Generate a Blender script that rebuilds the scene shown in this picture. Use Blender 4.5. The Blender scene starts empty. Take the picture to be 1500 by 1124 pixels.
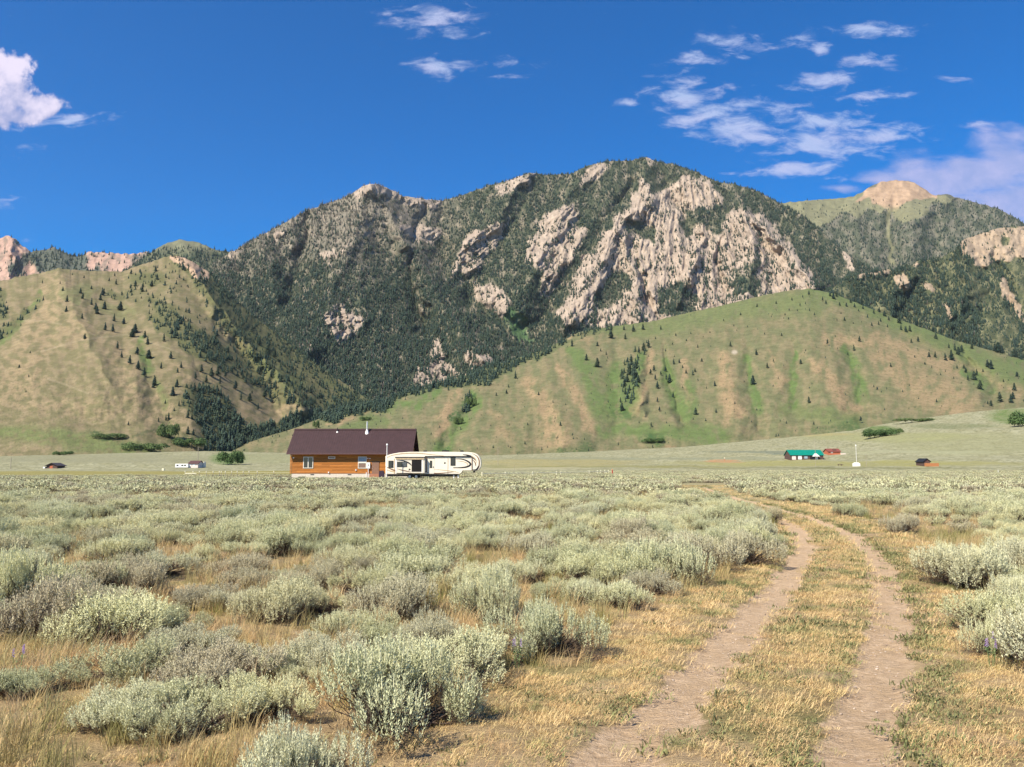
import bpy, math, random
import numpy as np
from math import radians as R, sin, cos, pi

SC = bpy.context.scene
COL = SC.collection
# ----------------------------------------------------------------- camera, sky, sun, exposure
PITCH = math.atan(121.0 / 1200.0)
CAMH = 2.0
FOC = 1200.0
cd = bpy.data.cameras.new("camera"); cam = bpy.data.objects.new("camera", cd); COL.objects.link(cam)
cam.location = (0, 0, CAMH); cam.rotation_euler = (R(90) + PITCH, 0, 0)
cd.sensor_width = 36.0; cd.lens = FOC / 1500.0 * 36.0; cd.clip_start = 0.1; cd.clip_end = 40000
SC.camera = cam
SUN_EL = R(46); SUN_AZ = R(44)            # azimuth measured from straight behind the camera towards the left
sd = bpy.data.lights.new("sun", 'SUN'); sun = bpy.data.objects.new("sun", sd); COL.objects.link(sun)
sd.energy = 5.0; sd.angle = R(0.5); sd.color = (1.0, 0.915, 0.75)
import mathutils
tosun = mathutils.Vector((-sin(SUN_AZ) * cos(SUN_EL), -cos(SUN_AZ) * cos(SUN_EL), sin(SUN_EL)))
sun.rotation_euler = tosun.to_track_quat('Z', 'Y').to_euler()
SC.view_settings.view_transform = 'Standard'; SC.view_settings.look = 'None'
SC.view_settings.exposure = 0.76; SC.view_settings.gamma = 1.0
SC.cycles.max_bounces = 6; SC.cycles.transparent_max_bounces = 8

def px2uv(px, py):
    cx = (np.asarray(px, float) - 750.0) / FOC; s = (562.0 - np.asarray(py, float)) / FOC
    yy = cos(PITCH) - s * sin(PITCH); zz = sin(PITCH) + s * cos(PITCH)
    return cx / yy, zz / yy
def uv2px(u, v):
    d = cos(PITCH) + v * sin(PITCH); up = v * cos(PITCH) - sin(PITCH)
    return 750.0 + FOC * u / d, 562.0 - FOC * up / d

W = bpy.data.worlds.new("World"); SC.world = W; W.use_nodes = True
wt = W.node_tree; wt.nodes.clear()
def N(t, typ, **kw):
    n = t.nodes.new(typ)
    for k, v in kw.items(): setattr(n, k, v)
    return n
def math_n(t, op, a, b=None, c=None, clamp=False):
    n = N(t, 'ShaderNodeMath', operation=op); n.use_clamp = clamp
    for i, x in enumerate((a, b, c)):
        if x is None: continue
        if isinstance(x, (int, float)): n.inputs[i].default_value = x
        else: t.links.new(x, n.inputs[i])
    return n.outputs[0]
def mixc(t, fac, a, b, mode='MIX'):
    n = N(t, 'ShaderNodeMix', data_type='RGBA', blend_type=mode)
    for i, x in ((0, fac), (6, a), (7, b)):
        if isinstance(x, (int, float)): n.inputs[i].default_value = x
        elif isinstance(x, tuple): n.inputs[i].default_value = (*x, 1.0)
        else: t.links.new(x, n.inputs[i])
    return n.outputs[2]
def maprange(t, x, a, b, c=0.0, d=1.0, smooth=True):
    n = N(t, 'ShaderNodeMapRange', interpolation_type='SMOOTHSTEP' if smooth else 'LINEAR')
    t.links.new(x, n.inputs[0])
    for i, v in enumerate((a, b, c, d)): n.inputs[i + 1].default_value = v
    return n.outputs[0]
def noise_n(t, vec, scale, detail=4.0, rough=0.55, dist=0.0):
    n = N(t, 'ShaderNodeTexNoise')
    if vec is not None: t.links.new(vec, n.inputs['Vector'])
    n.inputs['Scale'].default_value = scale; n.inputs['Detail'].default_value = detail
    n.inputs['Roughness'].default_value = rough; n.inputs['Distortion'].default_value = dist
    return n.outputs[0]

sky = N(wt, 'ShaderNodeTexSky'); sky.sky_type = 'NISHITA'; sky.sun_disc = False
sky.sun_elevation = SUN_EL; sky.sun_rotation = R(180) + SUN_AZ
sky.altitude = 2000; sky.air_density = 1.0; sky.dust_density = 0.2; sky.ozone_density = 2.5
hs = N(wt, 'ShaderNodeHueSaturation'); hs.inputs['Hue'].default_value = 0.507; hs.inputs['Saturation'].default_value = 1.55; hs.inputs['Value'].default_value = 0.80
wt.links.new(sky.outputs[0], hs.inputs['Color'])
tc = N(wt, 'ShaderNodeTexCoord'); sp = N(wt, 'ShaderNodeSeparateXYZ'); wt.links.new(tc.outputs['Generated'], sp.inputs[0])
yy = math_n(wt, 'MAXIMUM', sp.outputs[1], 0.05)
cu = math_n(wt, 'DIVIDE', sp.outputs[0], yy); cv = math_n(wt, 'DIVIDE', sp.outputs[2], yy)
cc = N(wt, 'ShaderNodeCombineXYZ'); wt.links.new(cu, cc.inputs[0]); wt.links.new(cv, cc.inputs[1])
# domain-warped position so the cloud outlines are ragged
wn = N(wt, 'ShaderNodeTexNoise'); wt.links.new(cc.outputs[0], wn.inputs['Vector']); wn.inputs['Scale'].default_value = 22; wn.inputs['Detail'].default_value = 3
wsub = N(wt, 'ShaderNodeVectorMath', operation='SUBTRACT'); wt.links.new(wn.outputs['Color'], wsub.inputs[0]); wsub.inputs[1].default_value = (.5, .5, .5)
wsc = N(wt, 'ShaderNodeVectorMath', operation='MULTIPLY'); wt.links.new(wsub.outputs[0], wsc.inputs[0]); wsc.inputs[1].default_value = (0.05, 0.016, 0)
wad = N(wt, 'ShaderNodeVectorMath', operation='ADD'); wt.links.new(cc.outputs[0], wad.inputs[0]); wt.links.new(wsc.outputs[0], wad.inputs[1])
def blob(cx, cy, rx, ry, st, rot=0.0):
    u0, v0 = px2uv(cx, cy)
    m = N(wt, 'ShaderNodeMapping', vector_type='TEXTURE'); wt.links.new(wad.outputs[0], m.inputs['Vector'])
    m.inputs['Location'].default_value = (float(u0), float(v0), 0)
    m.inputs['Rotation'].default_value = (0, 0, R(rot)); m.inputs['Scale'].default_value = (rx / FOC, ry / FOC, 1)
    l = N(wt, 'ShaderNodeVectorMath', operation='LENGTH'); wt.links.new(m.outputs[0], l.inputs[0])
    a = math_n(wt, 'MULTIPLY_ADD', l.outputs['Value'], -0.45, 1.0)
    return math_n(wt, 'MULTIPLY', math_n(wt, 'MAXIMUM', a, 0.0), st)
def union(bl):
    o = None
    for b in bl:
        k = blob(*b); o = k if o is None else math_n(wt, 'MAXIMUM', o, k)
    return o
wisps = [(640,32,60,20,.85),(575,20,25,8,.6),(650,98,42,15,.85),(740,92,45,10,.62),(750,113,30,6,.6),(1010,88,40,12,.85),(1060,58,45,14,.75),
 (1090,70,35,12,.75),(1160,62,32,9,.8,10),(1205,71,20,8,.85),(1270,44,52,10,.95),(1270,88,45,12,.68),(1210,120,50,12,.95,8),(1280,140,42,9,.85),
 (1330,138,20,7,.7),(1075,125,20,5,.65),(925,150,25,6,.6),(1000,140,45,22,.9),(1045,165,60,14,.95,15),(1085,190,60,18,1.05),(1150,160,45,10,.75),
 (1215,178,70,13,.95),(1210,210,85,19,1.0),(1290,200,50,14,.95,8),(1160,245,52,13,.95),(1100,255,32,7,.75),(1220,258,25,7,.65),(1430,183,20,5,.7),
 (1120,108,18,5,.6),(15,300,22,8,.65),(40,355,28,5,.6),(40,213,30,5,.55),(100,178,55,9,.85,7),(1390,112,30,7,.5)]
big = [(1310,262,60,16,.85),(1400,262,110,34,1.15),(1480,235,70,42,1.2),(1450,305,120,34,1.2),(1600,260,100,60,1.2),(1240,275,45,9,.8)]
cum = [(8,138,54,40,1.3),(-36,130,74,56,1.5),(55,158,36,26,1.2),(-10,170,75,22,1.2),(-110,150,90,60,1.4)]
m1 = N(wt, 'ShaderNodeMapping'); wt.links.new(cc.outputs[0], m1.inputs['Vector']); m1.inputs['Rotation'].default_value = (0, 0, R(-12)); m1.inputs['Scale'].default_value = (1, 2.6, 1)
nw = noise_n(wt, m1.outputs[0], 26, 8, 0.62, 0.4)
nb = noise_n(wt, m1.outputs[0], 14, 7, 0.55, 0.3)
ncum = noise_n(wt, cc.outputs[0], 34, 7, 0.58, 0.2)
d1 = maprange(wt, math_n(wt, 'MULTIPLY_ADD', math_n(wt, 'SUBTRACT', nw, 0.5), 1.9, union(wisps)), 0.34, 1.0, 0, 0.74)
d2 = maprange(wt, math_n(wt, 'MULTIPLY_ADD', math_n(wt, 'SUBTRACT', nb, 0.5), 1.3, union(big)), 0.42, 0.95, 0, 0.82)
uc = union(cum)
d3 = maprange(wt, math_n(wt, 'MULTIPLY_ADD', math_n(wt, 'SUBTRACT', ncum, 0.5), 1.1, uc), 0.62, 0.86, 0, 0.97)
hz = maprange(wt, cv, 0.24, 0.46)         # the high wisps are whiter than the low bank
wcol = mixc(wt, hz, (0.52, 0.55, 0.82), (0.52, 0.62, 0.88))
wcol = mixc(wt, maprange(wt, nb, 0.35, 0.7), wcol, (0.62, 0.64, 0.88))
c0 = mixc(wt, d1, hs.outputs[0], wcol)    # placeholders linked below through one background scale
bgs = 0.13
def scaled(c, k):
    n = N(wt, 'ShaderNodeVectorMath', operation='SCALE')
    if isinstance(c, tuple): n.inputs[0].default_value = c
    else: wt.links.new(c, n.inputs[0])
    n.inputs['Scale'].default_value = k; return n.outputs[0]
CK = 0.66 / bgs
c0 = mixc(wt, d1, hs.outputs[0], scaled(wcol, CK))
c0 = mixc(wt, d2, c0, scaled(mixc(wt, maprange(wt, ncum, 0.3, 0.75), (0.36, 0.42, 0.72), (0.52, 0.52, 0.80)), CK))
shade = maprange(wt, math_n(wt, 'MULTIPLY_ADD', ncum, 0.34, cv), 0.575, 0.70)
c0 = mixc(wt, d3, c0, scaled(mixc(wt, shade, (0.36, 0.40, 0.66), (0.84, 0.76, 0.92)), CK))
bg = N(wt, 'ShaderNodeBackground'); bg.inputs['Strength'].default_value = bgs
wt.links.new(c0, bg.inputs['Color'])
wo = N(wt, 'ShaderNodeOutputWorld'); wt.links.new(bg.outputs[0], wo.inputs[0])

# ----------------------------------------------------------------- helpers
rng = np.random.default_rng(7)
def tag(o, label=None, cat=None, group=None, kind=None):
    if label: o["label"] = label
    if cat: o["category"] = cat
    if group: o["group"] = group
    if kind: o["kind"] = kind
    return o
def empty(name, loc=(0, 0, 0), rz=0.0):
    o = bpy.data.objects.new(name, None); COL.objects.link(o); o.location = loc; o.rotation_euler = (0, 0, rz)
    o.empty_display_size = 0.2
    return o
def np_mesh(name, verts, faces, mats=None, smooth=False, attrs=None, cols=None, midx=None):
    """faces: (n,3) or (n,4) array, or a list of such arrays"""
    me = bpy.data.meshes.new(name)
    if not isinstance(faces, list): faces = [faces]
    faces = [np.asarray(f, np.int32) for f in faces if len(f)]
    nv = len(verts); nl = sum(f.size for f in faces); nf = sum(len(f) for f in faces)
    me.vertices.add(nv); me.vertices.foreach_set('co', np.asarray(verts, np.float32).ravel())
    me.loops.add(nl); me.loops.foreach_set('vertex_index', np.concatenate([f.ravel() for f in faces]))
    me.polygons.add(nf)
    st = []; o = 0
    for f in faces:
        st.append(o + np.arange(len(f), dtype=np.int32) * f.shape[1]); o += f.size
    me.polygons.foreach_set('loop_start', np.concatenate(st).astype(np.int32))
    if smooth: me.polygons.foreach_set('use_smooth', np.ones(nf, bool))
    if midx is not None: me.polygons.foreach_set('material_index', np.asarray(midx, np.int32))
    if attrs:
        for k, a in attrs.items():
            at = me.attributes.new(k, 'FLOAT', 'POINT'); at.data.foreach_set('value', np.asarray(a, np.float32).ravel())
    if cols is not None:
        at = me.attributes.new('Col', 'FLOAT_COLOR', 'POINT')
        c4 = np.ones((nv, 4), np.float32); c4[:, :3] = cols; at.data.foreach_set('color', c4.ravel())
    for m in (mats or []): me.materials.append(m)
    me.update(calc_edges=True); me.validate(verbose=False)
    return me
def link(name, me, parent=None, coll=COL):
    o = bpy.data.objects.new(name, me); coll.objects.link(o)
    if parent: o.parent = parent
    return o

class MB:
    """collects boxes, prisms and tubes, links them as one mesh object"""
    def __init__(s): s.v = []; s.f = []
    def add(s, vs, fs):
        o = len(s.v); s.v += [tuple(p) for p in vs]; s.f += [tuple(i + o for i in f) for f in fs]; return s
    def box(s, x0, x1, y0, y1, z0, z1, bev=0.0):
        if bev <= 0:
            return s.add([(x0,y0,z0),(x1,y0,z0),(x1,y1,z0),(x0,y1,z0),(x0,y0,z1),(x1,y0,z1),(x1,y1,z1),(x0,y1,z1)],
                         [(0,3,2,1),(4,5,6,7),(0,1,5,4),(1,2,6,5),(2,3,7,6),(3,0,4,7)])
        b = bev; rings = [(b, z0), (0, z0 + b), (0, z1 - b), (b, z1)]; vs = []
        for i, z in rings:
            vs += [(x0+i,y0+i,z),(x1-i,y0+i,z),(x1-i,y1-i,z),(x0+i,y1-i,z)]
        fs = [(0,3,2,1),(12,13,14,15)]
        for k in range(3):
            for j in range(4): a = k*4+j; c = k*4+(j+1)%4; fs.append((a, c, c+4, a+4))
        return s.add(vs, fs)
    def prism_y(s, poly, y0, y1):
        """poly in (x,z), counter-clockwise seen from -y"""
        n = len(poly); vs = [(x, y0, z) for x, z in poly] + [(x, y1, z) for x, z in poly]
        fs = [tuple(range(n)), tuple(range(2*n-1, n-1, -1))]
        for i in range(n): j = (i+1) % n; fs.append((i, i+n, j+n, j))
        return s.add(vs, fs)
    def prism_x(s, poly, x0, x1):
        n = len(poly); vs = [(x0, y, z) for y, z in poly] + [(x1, y, z) for y, z in poly]
        fs = [tuple(range(n-1, -1, -1)), tuple(range(n, 2*n))]
        for i in range(n): j = (i+1) % n; fs.append((i, j, j+n, i+n))
        return s.add(vs, fs)
    def tube(s, p0, p1, r0, r1=None, n=10):
        r1 = r0 if r1 is None else r1
        a = np.array(p0, float); b = np.array(p1, float); d = b - a; d /= max(np.linalg.norm(d), 1e-9)
        e = np.cross(d, (0, 0, 1)) if abs(d[2]) < .9 else np.cross(d, (1, 0, 0)); e /= np.linalg.norm(e); g = np.cross(d, e)
        vs = []
        for c, r in ((a, r0), (b, r1)):
            for k in range(n):
                t = 2*pi*k/n; vs.append(tuple(c + r*(cos(t)*e + sin(t)*g)))
        fs = [tuple(range(n-1, -1, -1)), tuple(range(n, 2*n))]
        for i in range(n): j = (i+1) % n; fs.append((i, j, j+n, i+n))
        return s.add(vs, fs)
    def strip(s, pts, w0, w1, y0, y1):
        """a flat curved band along pts (x,z), width tapering w0..w1 with the fullest middle"""
        n = len(pts); L = []; Rr = []
        for i, (x, z) in enumerate(pts):
            a = pts[max(i-1, 0)]; b = pts[min(i+1, n-1)]; dx, dz = b[0]-a[0], b[1]-a[1]; l = math.hypot(dx, dz) or 1
            t = i/(n-1); w = (w0 + (w1-w0)*t) * (0.25 + 0.75*sin(pi*min(max(t, .06), .94)))
            L.append((x - dz/l*w/2, z + dx/l*w/2)); Rr.append((x + dz/l*w/2, z - dx/l*w/2))
        for i in range(n-1): s.prism_y([Rr[i], Rr[i+1], L[i+1], L[i]], y0, y1)
        return s
    def build(s, name, mat, parent=None, smooth=False):
        me = bpy.data.meshes.new(name); me.from_pydata(s.v, [], s.f); me.materials.append(mat)
        if smooth:
            me.polygons.foreach_set('use_smooth', np.ones(len(me.polygons), bool))
        me.update(); return link(name, me, parent)

# lattice gradient noise --------------------------------------------------
def _hash(ix, iy, seed):
    h = (ix.astype(np.int64) * 374761393 + iy.astype(np.int64) * 668265263 + seed * 1442695041) & 0xffffffff
    h = ((h ^ (h >> 13)) * 1274126177) & 0xffffffff
    return h ^ (h >> 16)
def perlin(x, y, seed=0):
    x = np.asarray(x, float); y = np.asarray(y, float)
    ix = np.floor(x); iy = np.floor(y); fx = x - ix; fy = y - iy; ix = ix.astype(np.int64); iy = iy.astype(np.int64)
    sx = fx*fx*fx*(fx*(fx*6-15)+10); sy = fy*fy*fy*(fy*(fy*6-15)+10)
    def g(dx, dy):
        a = _hash(ix+dx, iy+dy, seed) * (2*pi/4294967296.0); return np.cos(a)*(fx-dx) + np.sin(a)*(fy-dy)
    a = g(0,0); b = g(1,0); c = g(0,1); d = g(1,1)
    return ((a + (b-a)*sx) * (1-sy) + (c + (d-c)*sx) * sy) * 1.5
def fbm(x, y, octv=4, seed=0, gain=0.5):
    o = 0; a = 1; f = 1
    for k in range(octv): o = o + a*perlin(x*f+k*17.3, y*f-k*9.1, seed+k); a *= gain; f *= 2.03
    return o
def ridged(x, y, octv=4, seed=0, gain=0.5):
    o = 0; a = 1; f = 1; w = 1; tot = 0
    for k in range(octv):
        n = 1 - np.abs(perlin(x*f+k*11.7, y*f+k*5.3, seed+k)) * 1.6; n = np.clip(n, -1, 1); n = n*np.abs(n)
        o = o + a*n*w; tot += a; w = np.clip(n*1.4, 0.25, 1); a *= gain; f *= 2.1
    return o/tot
def sstep(a, b, x): t = np.clip((x-a)/(b-a), 0, 1); return t*t*(3-2*t)
def inpoly(px, py, poly):
    r = np.zeros(np.shape(px), bool); n = len(poly); j = n-1
    for i in range(n):
        xi, yi = poly[i]; xj, yj = poly[j]
        if yi != yj:
            r ^= ((yi > py) != (yj > py)) & (px < (xj-xi)*(py-yi)/(yj-yi) + xi)
        j = i
    return r
def poly_dist(px, py, pts):
    """distance to an open polyline and the running parameter 0..1 along it"""
    best = np.full(np.shape(px), 1e9); tt = np.zeros(np.shape(px)); n = len(pts)-1
    for i in range(n):
        ax, ay = pts[i]; bx, by = pts[i+1]; dx, dy = bx-ax, by-ay; l2 = dx*dx+dy*dy
        t = np.clip(((px-ax)*dx+(py-ay)*dy)/l2, 0, 1); d = np.hypot(px-(ax+t*dx), py-(ay+t*dy))
        m = d < best; best = np.where(m, d, best); tt = np.where(m, (i+t)/n, tt)
    return best, tt
# mask rasters over the landscape as mapped from the viewpoint (2-unit cells)
MX0, MY0, MW, MH = -260, 200, 1010, 270
_gx, _gy = np.meshgrid(MX0 + 2*np.arange(MW), MY0 + 2*np.arange(MH))
def raster(polys, blur=1, base=0.0):
    """polys: [(value, [(x,y)...])]"""
    m = np.full((MH, MW), base, float)
    wx = _gx + 7*fbm(_gx/22, _gy/22, 3, 5); wy = _gy + 7*fbm(_gx/22, _gy/22, 3, 55)
    for val, p in polys: m = np.where(inpoly(wx, wy, p), val, m)
    for _ in range(blur):
        m = (m + np.roll(m, 1, 0) + np.roll(m, -1, 0) + np.roll(m, 1, 1) + np.roll(m, -1, 1))/5
    return m
def samp(m, px, py):
    x = np.clip((px-MX0)/2, 0, MW-1.01); y = np.clip((py-MY0)/2, 0, MH-1.01); ix = x.astype(int); iy = y.astype(int); fx = x-ix; fy = y-iy
    return (m[iy, ix]*(1-fx)+m[iy, ix+1]*fx)*(1-fy) + (m[iy+1, ix]*(1-fx)+m[iy+1, ix+1]*fx)*fy

# ----------------------------------------------------------------- materials
def new_mat(name):
    m = bpy.data.materials.new(name); m.use_nodes = True; t = m.node_tree; b = t.nodes['Principled BSDF']
    return m, t, b
def simple(name, col, rough=0.7, metal=0.0, spec=0.3, var=0.12, scale=4.0, bump=0.0):
    m, t, b = new_mat(name); co = N(t, 'ShaderNodeTexCoord'); n = noise_n(t, co.outputs['Object'], scale, 5)
    lo = tuple(c*(1-var) for c in col); hi = tuple(min(c*(1+var), 1) for c in col)
    t.links.new(mixc(t, maprange(t, n, 0.3, 0.7), lo, hi), b.inputs['Base Color'])
    b.inputs['Roughness'].default_value = rough; b.inputs['Metallic'].default_value = metal; b.inputs['Specular IOR Level'].default_value = spec
    if bump:
        bp = N(t, 'ShaderNodeBump'); bp.inputs['Strength'].default_value = bump; bp.inputs['Distance'].default_value = 0.02
        t.links.new(noise_n(t, co.outputs['Object'], scale*6, 4), bp.inputs['Height']); t.links.new(bp.outputs[0], b.inputs['Normal'])
    return m
def leafy(name, stops, rough=0.75, transl=0.25, patch=None, tint=None):
    """foliage: colour from the instance's random number, leaves let some light through"""
    m, t, b = new_mat(name); oi = N(t, 'ShaderNodeObjectInfo'); geo = N(t, 'ShaderNodeNewGeometry')
    rp = N(t, 'ShaderNodeValToRGB'); cr = rp.color_ramp
    cr.elements[0].position = 0; cr.elements[0].color = (*stops[0], 1); cr.elements[1].position = 1; cr.elements[1].color = (*stops[-1], 1)
    for i, s in enumerate(stops[1:-1]): e = cr.elements.new((i+1)/(len(stops)-1)); e.color = (*s, 1)
    t.links.new(oi.outputs['Random'], rp.inputs[0]); c = rp.outputs[0]
    if patch:
        f = maprange(t, noise_n(t, geo.outputs['Position'], patch[0], 3), patch[2], patch[3]); c = mixc(t, f, c, patch[1])
    r = math_n(t, 'MULTIPLY_ADD', geo.outputs['Random Per Island'], 0.5, 0.75)
    sc = N(t, 'ShaderNodeVectorMath', operation='SCALE'); t.links.new(c, sc.inputs[0]); t.links.new(r, sc.inputs['Scale']); c = sc.outputs[0]
    t.links.new(c, b.inputs['Base Color']); b.inputs['Roughness'].default_value = rough; b.inputs['Specular IOR Level'].default_value = 0.15
    if transl:
        tr = N(t, 'ShaderNodeBsdfTranslucent'); t.links.new(c, tr.inputs[0]); mx = N(t, 'ShaderNodeMixShader'); mx.inputs[0].default_value = transl
        t.links.new(b.outputs[0], mx.inputs[1]); t.links.new(tr.outputs[0], mx.inputs[2]); t.links.new(mx.outputs[0], t.nodes['Material Output'].inputs[0])
    return m

# ----------------------------------------------------------------- terrain surface material
def land_mat(name, nscale, var, bump_d, rock=False):
    m, t, b = new_mat(name); at = N(t, 'ShaderNodeAttribute', attribute_name='Col'); geo = N(t, 'ShaderNodeNewGeometry')
    n1 = noise_n(t, geo.outputs['Position'], nscale, 8, 0.65); n2 = noise_n(t, geo.outputs['Position'], nscale*7, 5, 0.6)
    k = math_n(t, 'MULTIPLY_ADD', maprange(t, n1, 0.25, 0.75, 0, 1, False), 2*var, 1-var)
    k = math_n(t, 'MULTIPLY', k, math_n(t, 'MULTIPLY_ADD', maprange(t, n2, 0.25, 0.75, 0, 1, False), var, 1-var/2))
    sc = N(t, 'ShaderNodeVectorMath', operation='SCALE'); t.links.new(at.outputs['Color'], sc.inputs[0]); t.links.new(k, sc.inputs['Scale'])
    t.links.new(sc.outputs[0], b.inputs['Base Color']); b.inputs['Roughness'].default_value = 0.95; b.inputs['Specular IOR Level'].default_value = 0.1
    bp = N(t, 'ShaderNodeBump'); bp.inputs['Strength'].default_value = 1.0; bp.inputs['Distance'].default_value = bump_d
    t.links.new(math_n(t, 'MULTIPLY_ADD', n2, 0.35, n1), bp.inputs['Height']); t.links.new(bp.outputs[0], b.inputs['Normal'])
    return m
M_mount = land_mat('mountain_rock_and_soil', 0.018, 0.26, 13.0)
M_hill = land_mat('hill_grass', 0.06, 0.26, 1.5)

# ----------------------------------------------------------------- mountain and hill layers
MAINROCK = [
 (1,[(940,258),(960,285),(985,268),(1010,258),(1050,272),(1060,306),(1090,306),(1130,328),(1160,358),(1185,393),(1196,425),(1120,445),(1000,470),(960,480),(825,480),(815,460),(850,400),(880,350),(905,320),(925,300)]),
 (1,[(800,312),(835,298),(852,330),(872,342),(862,380),(832,422),(790,436),(798,400),(768,384),(780,345)]),
 (1,[(672,362),(684,345),(725,325),(742,330),(735,352),(715,372),(704,398),(660,402)]),
 (1,[(690,412),(730,422),(748,440),(738,468),(700,440)]),
 (.9,[(835,276),(862,244),(897,234),(884,256),(850,278)]),(.9,[(716,276),(775,251),(792,256),(770,272),(735,286)]),(.9,[(925,233),(960,234),(958,250),(938,252)]),
 (1,[(508,292),(530,271),(560,270),(590,285),(646,293),(642,306),(605,305),(570,285),(545,281),(520,294)]),
 (.9,[(585,330),(620,328),(648,338),(642,358),(600,352)]),(1,[(474,458),(500,441),(520,458),(544,476),(515,490),(498,510),(490,492),(473,478)]),
 (1,[(634,500),(646,500),(652,532),(633,542)]),(1,[(682,508),(727,528),(690,544),(678,536)]),(1,[(440,506),(459,508),(456,518),(442,516)]),
 (1,[(1230,362),(1240,362),(1254,396),(1245,402)]),(.8,[(385,347),(432,322),(404,352)]),(.7,[(485,362),(510,362),(512,372),(484,374)]),
 (.8,[(330,372),(345,362),(356,366),(340,386)]),(.9,[(648,405),(662,405),(660,416),(648,415)]),(.7,[(470,375),(490,362),(486,400)]),(.7,[(600,545),(660,530),(690,555),(610,580)]),
 (0,[(998,312),(1020,304),(1060,303),(1068,322),(1042,348),(1030,326),(1020,330),(1012,352),(996,334)]),(0,[(925,238),(985,246),(995,268),(965,276),(940,256),(925,262)]),
 (0,[(915,322),(960,330),(958,352),(930,345),(925,368)]),(.1,[(870,430),(905,400),(925,400),(925,425),(890,450),(870,455)]),(0,[(880,300),(920,262),(905,312),(860,370),(820,430),(780,475),(775,460),(830,395)]),
 (.15,[(960,425),(1000,410),(1025,440),(1020,462),(965,465)]),(.2,[(1075,395),(1108,375),(1112,430),(1070,440)])]
RIDGEROCK = [(1,[(1408,350),(1440,338),(1465,333),(1560,322),(1560,372),(1500,376),(1470,378),(1440,388),(1425,392),(1410,372)]),
 (1,[(1305,404),(1325,400),(1340,420),(1325,430)]),(.9,[(1348,412),(1368,413),(1368,430),(1352,430)]),(.9,[(1258,402),(1302,393),(1304,402),(1265,408)]),
 (1,[(1335,385),(1343,381),(1350,388),(1346,395)]),(1,[(1463,408),(1475,412),(1502,470),(1504,486),(1470,432)]),(.7,[(1382,440),(1395,440),(1400,470),(1384,470)]),
 (0,[(1465,345),(1482,345),(1482,362),(1466,362)])]
M_rock = raster(MAINROCK, 9); R_rock = raster(RIDGEROCK, 3)
M_green = raster([(1,[(742,452),(765,460),(780,500),(760,505),(745,480)]),(.6,[(225,350),(300,350),(330,372),(300,385),(225,380)])], 2)
LFROCK = raster([(1,[(250,378),(270,374),(300,390),(306,412),(290,414),(268,392)]),(1,[(322,402),(340,414),(336,420),(324,414)])], 1)
PEAKTAN = raster([(1,[(1252,300),(1268,278),(1290,266),(1312,262),(1335,264),(1354,275),(1374,288),(1372,292),(1340,292),(1318,297),(1312,310),(1300,312),(1290,296),(1270,292)]),(1,[(1299,305),(1308,305),(1304,350),(1310,385),(1302,385),(1299,345)])], 1)
PEAKGRASS = raster([(1,[(1120,300),(1250,284),(1300,300),(1290,312),(1270,305),(1255,318),(1235,310),(1215,328),(1190,330),(1150,310)]),(1,[(1312,290),(1380,286),(1400,292),(1370,300),(1345,315),(1325,330),(1312,315)])], 2)
def pline(pts): a = np.array(pts, float); return a
LAYERS = {}
def layer(name, crest, base, dist_c, dist_b, nx, nt, noises, creases=(), rockm=None, rockamp=0, convex=0.0, colf=None, mat=None, crough=1.0, seed=0, back=2000):
    L = dict(name=name, crest=pline(crest), base=pline(base), dc=pline(dist_c), db=pline(dist_b), noises=noises, creases=creases,
             rockm=rockm, rockamp=rockamp, convex=convex, seed=seed, crough=crough)
    # crest and base are converted to tangents of azimuth / elevation
    x = np.linspace(L['crest'][0, 0], L['crest'][-1, 0], nx)
    LAYERS[name] = L
    t = np.linspace(0, 1, nt)
    XX, TT = np.meshgrid(x, t)
    pos, px, py = layer_pos(L, XX, TT)
    cols = colf(L, px, py, pos)
    V = pos.reshape(-1, 3); C = cols.reshape(-1, 3)
    # the far side of the mountain falls away behind the crest
    top = pos[-1]; ex = []
    dirn = np.stack([top[:, 0], top[:, 1], np.zeros(nx)], 1); dirn /= np.linalg.norm(dirn, axis=1)[:, None]
    nb = 14
    for k in range(1, nb+1):
        s = k/nb; q = top + dirn*(back*s); q[:, 2] = top[:, 2]*(1 - s**1.25)*1.0 - 5*s + 18*fbm(top[:, 0]/300, q[:, 1]/300, 3, seed+90)*s*(1-s)*3
        q[:, 2] = np.minimum(q[:, 2], top[:, 2] - 0.12*back*s); ex.append(q)
    V = np.concatenate([V] + ex); C = np.concatenate([C] + [cols[-1]]*nb)
    rows = nt + nb; idx = np.arange(rows*nx).reshape(rows, nx)
    F = np.stack([idx[:-1, :-1], idx[:-1, 1:], idx[1:, 1:], idx[1:, :-1]], -1).reshape(-1, 4)
    me = np_mesh(name, V, F, [mat], True, cols=C)
    o = link(name, me); tag(o, kind='structure'); return o
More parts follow.
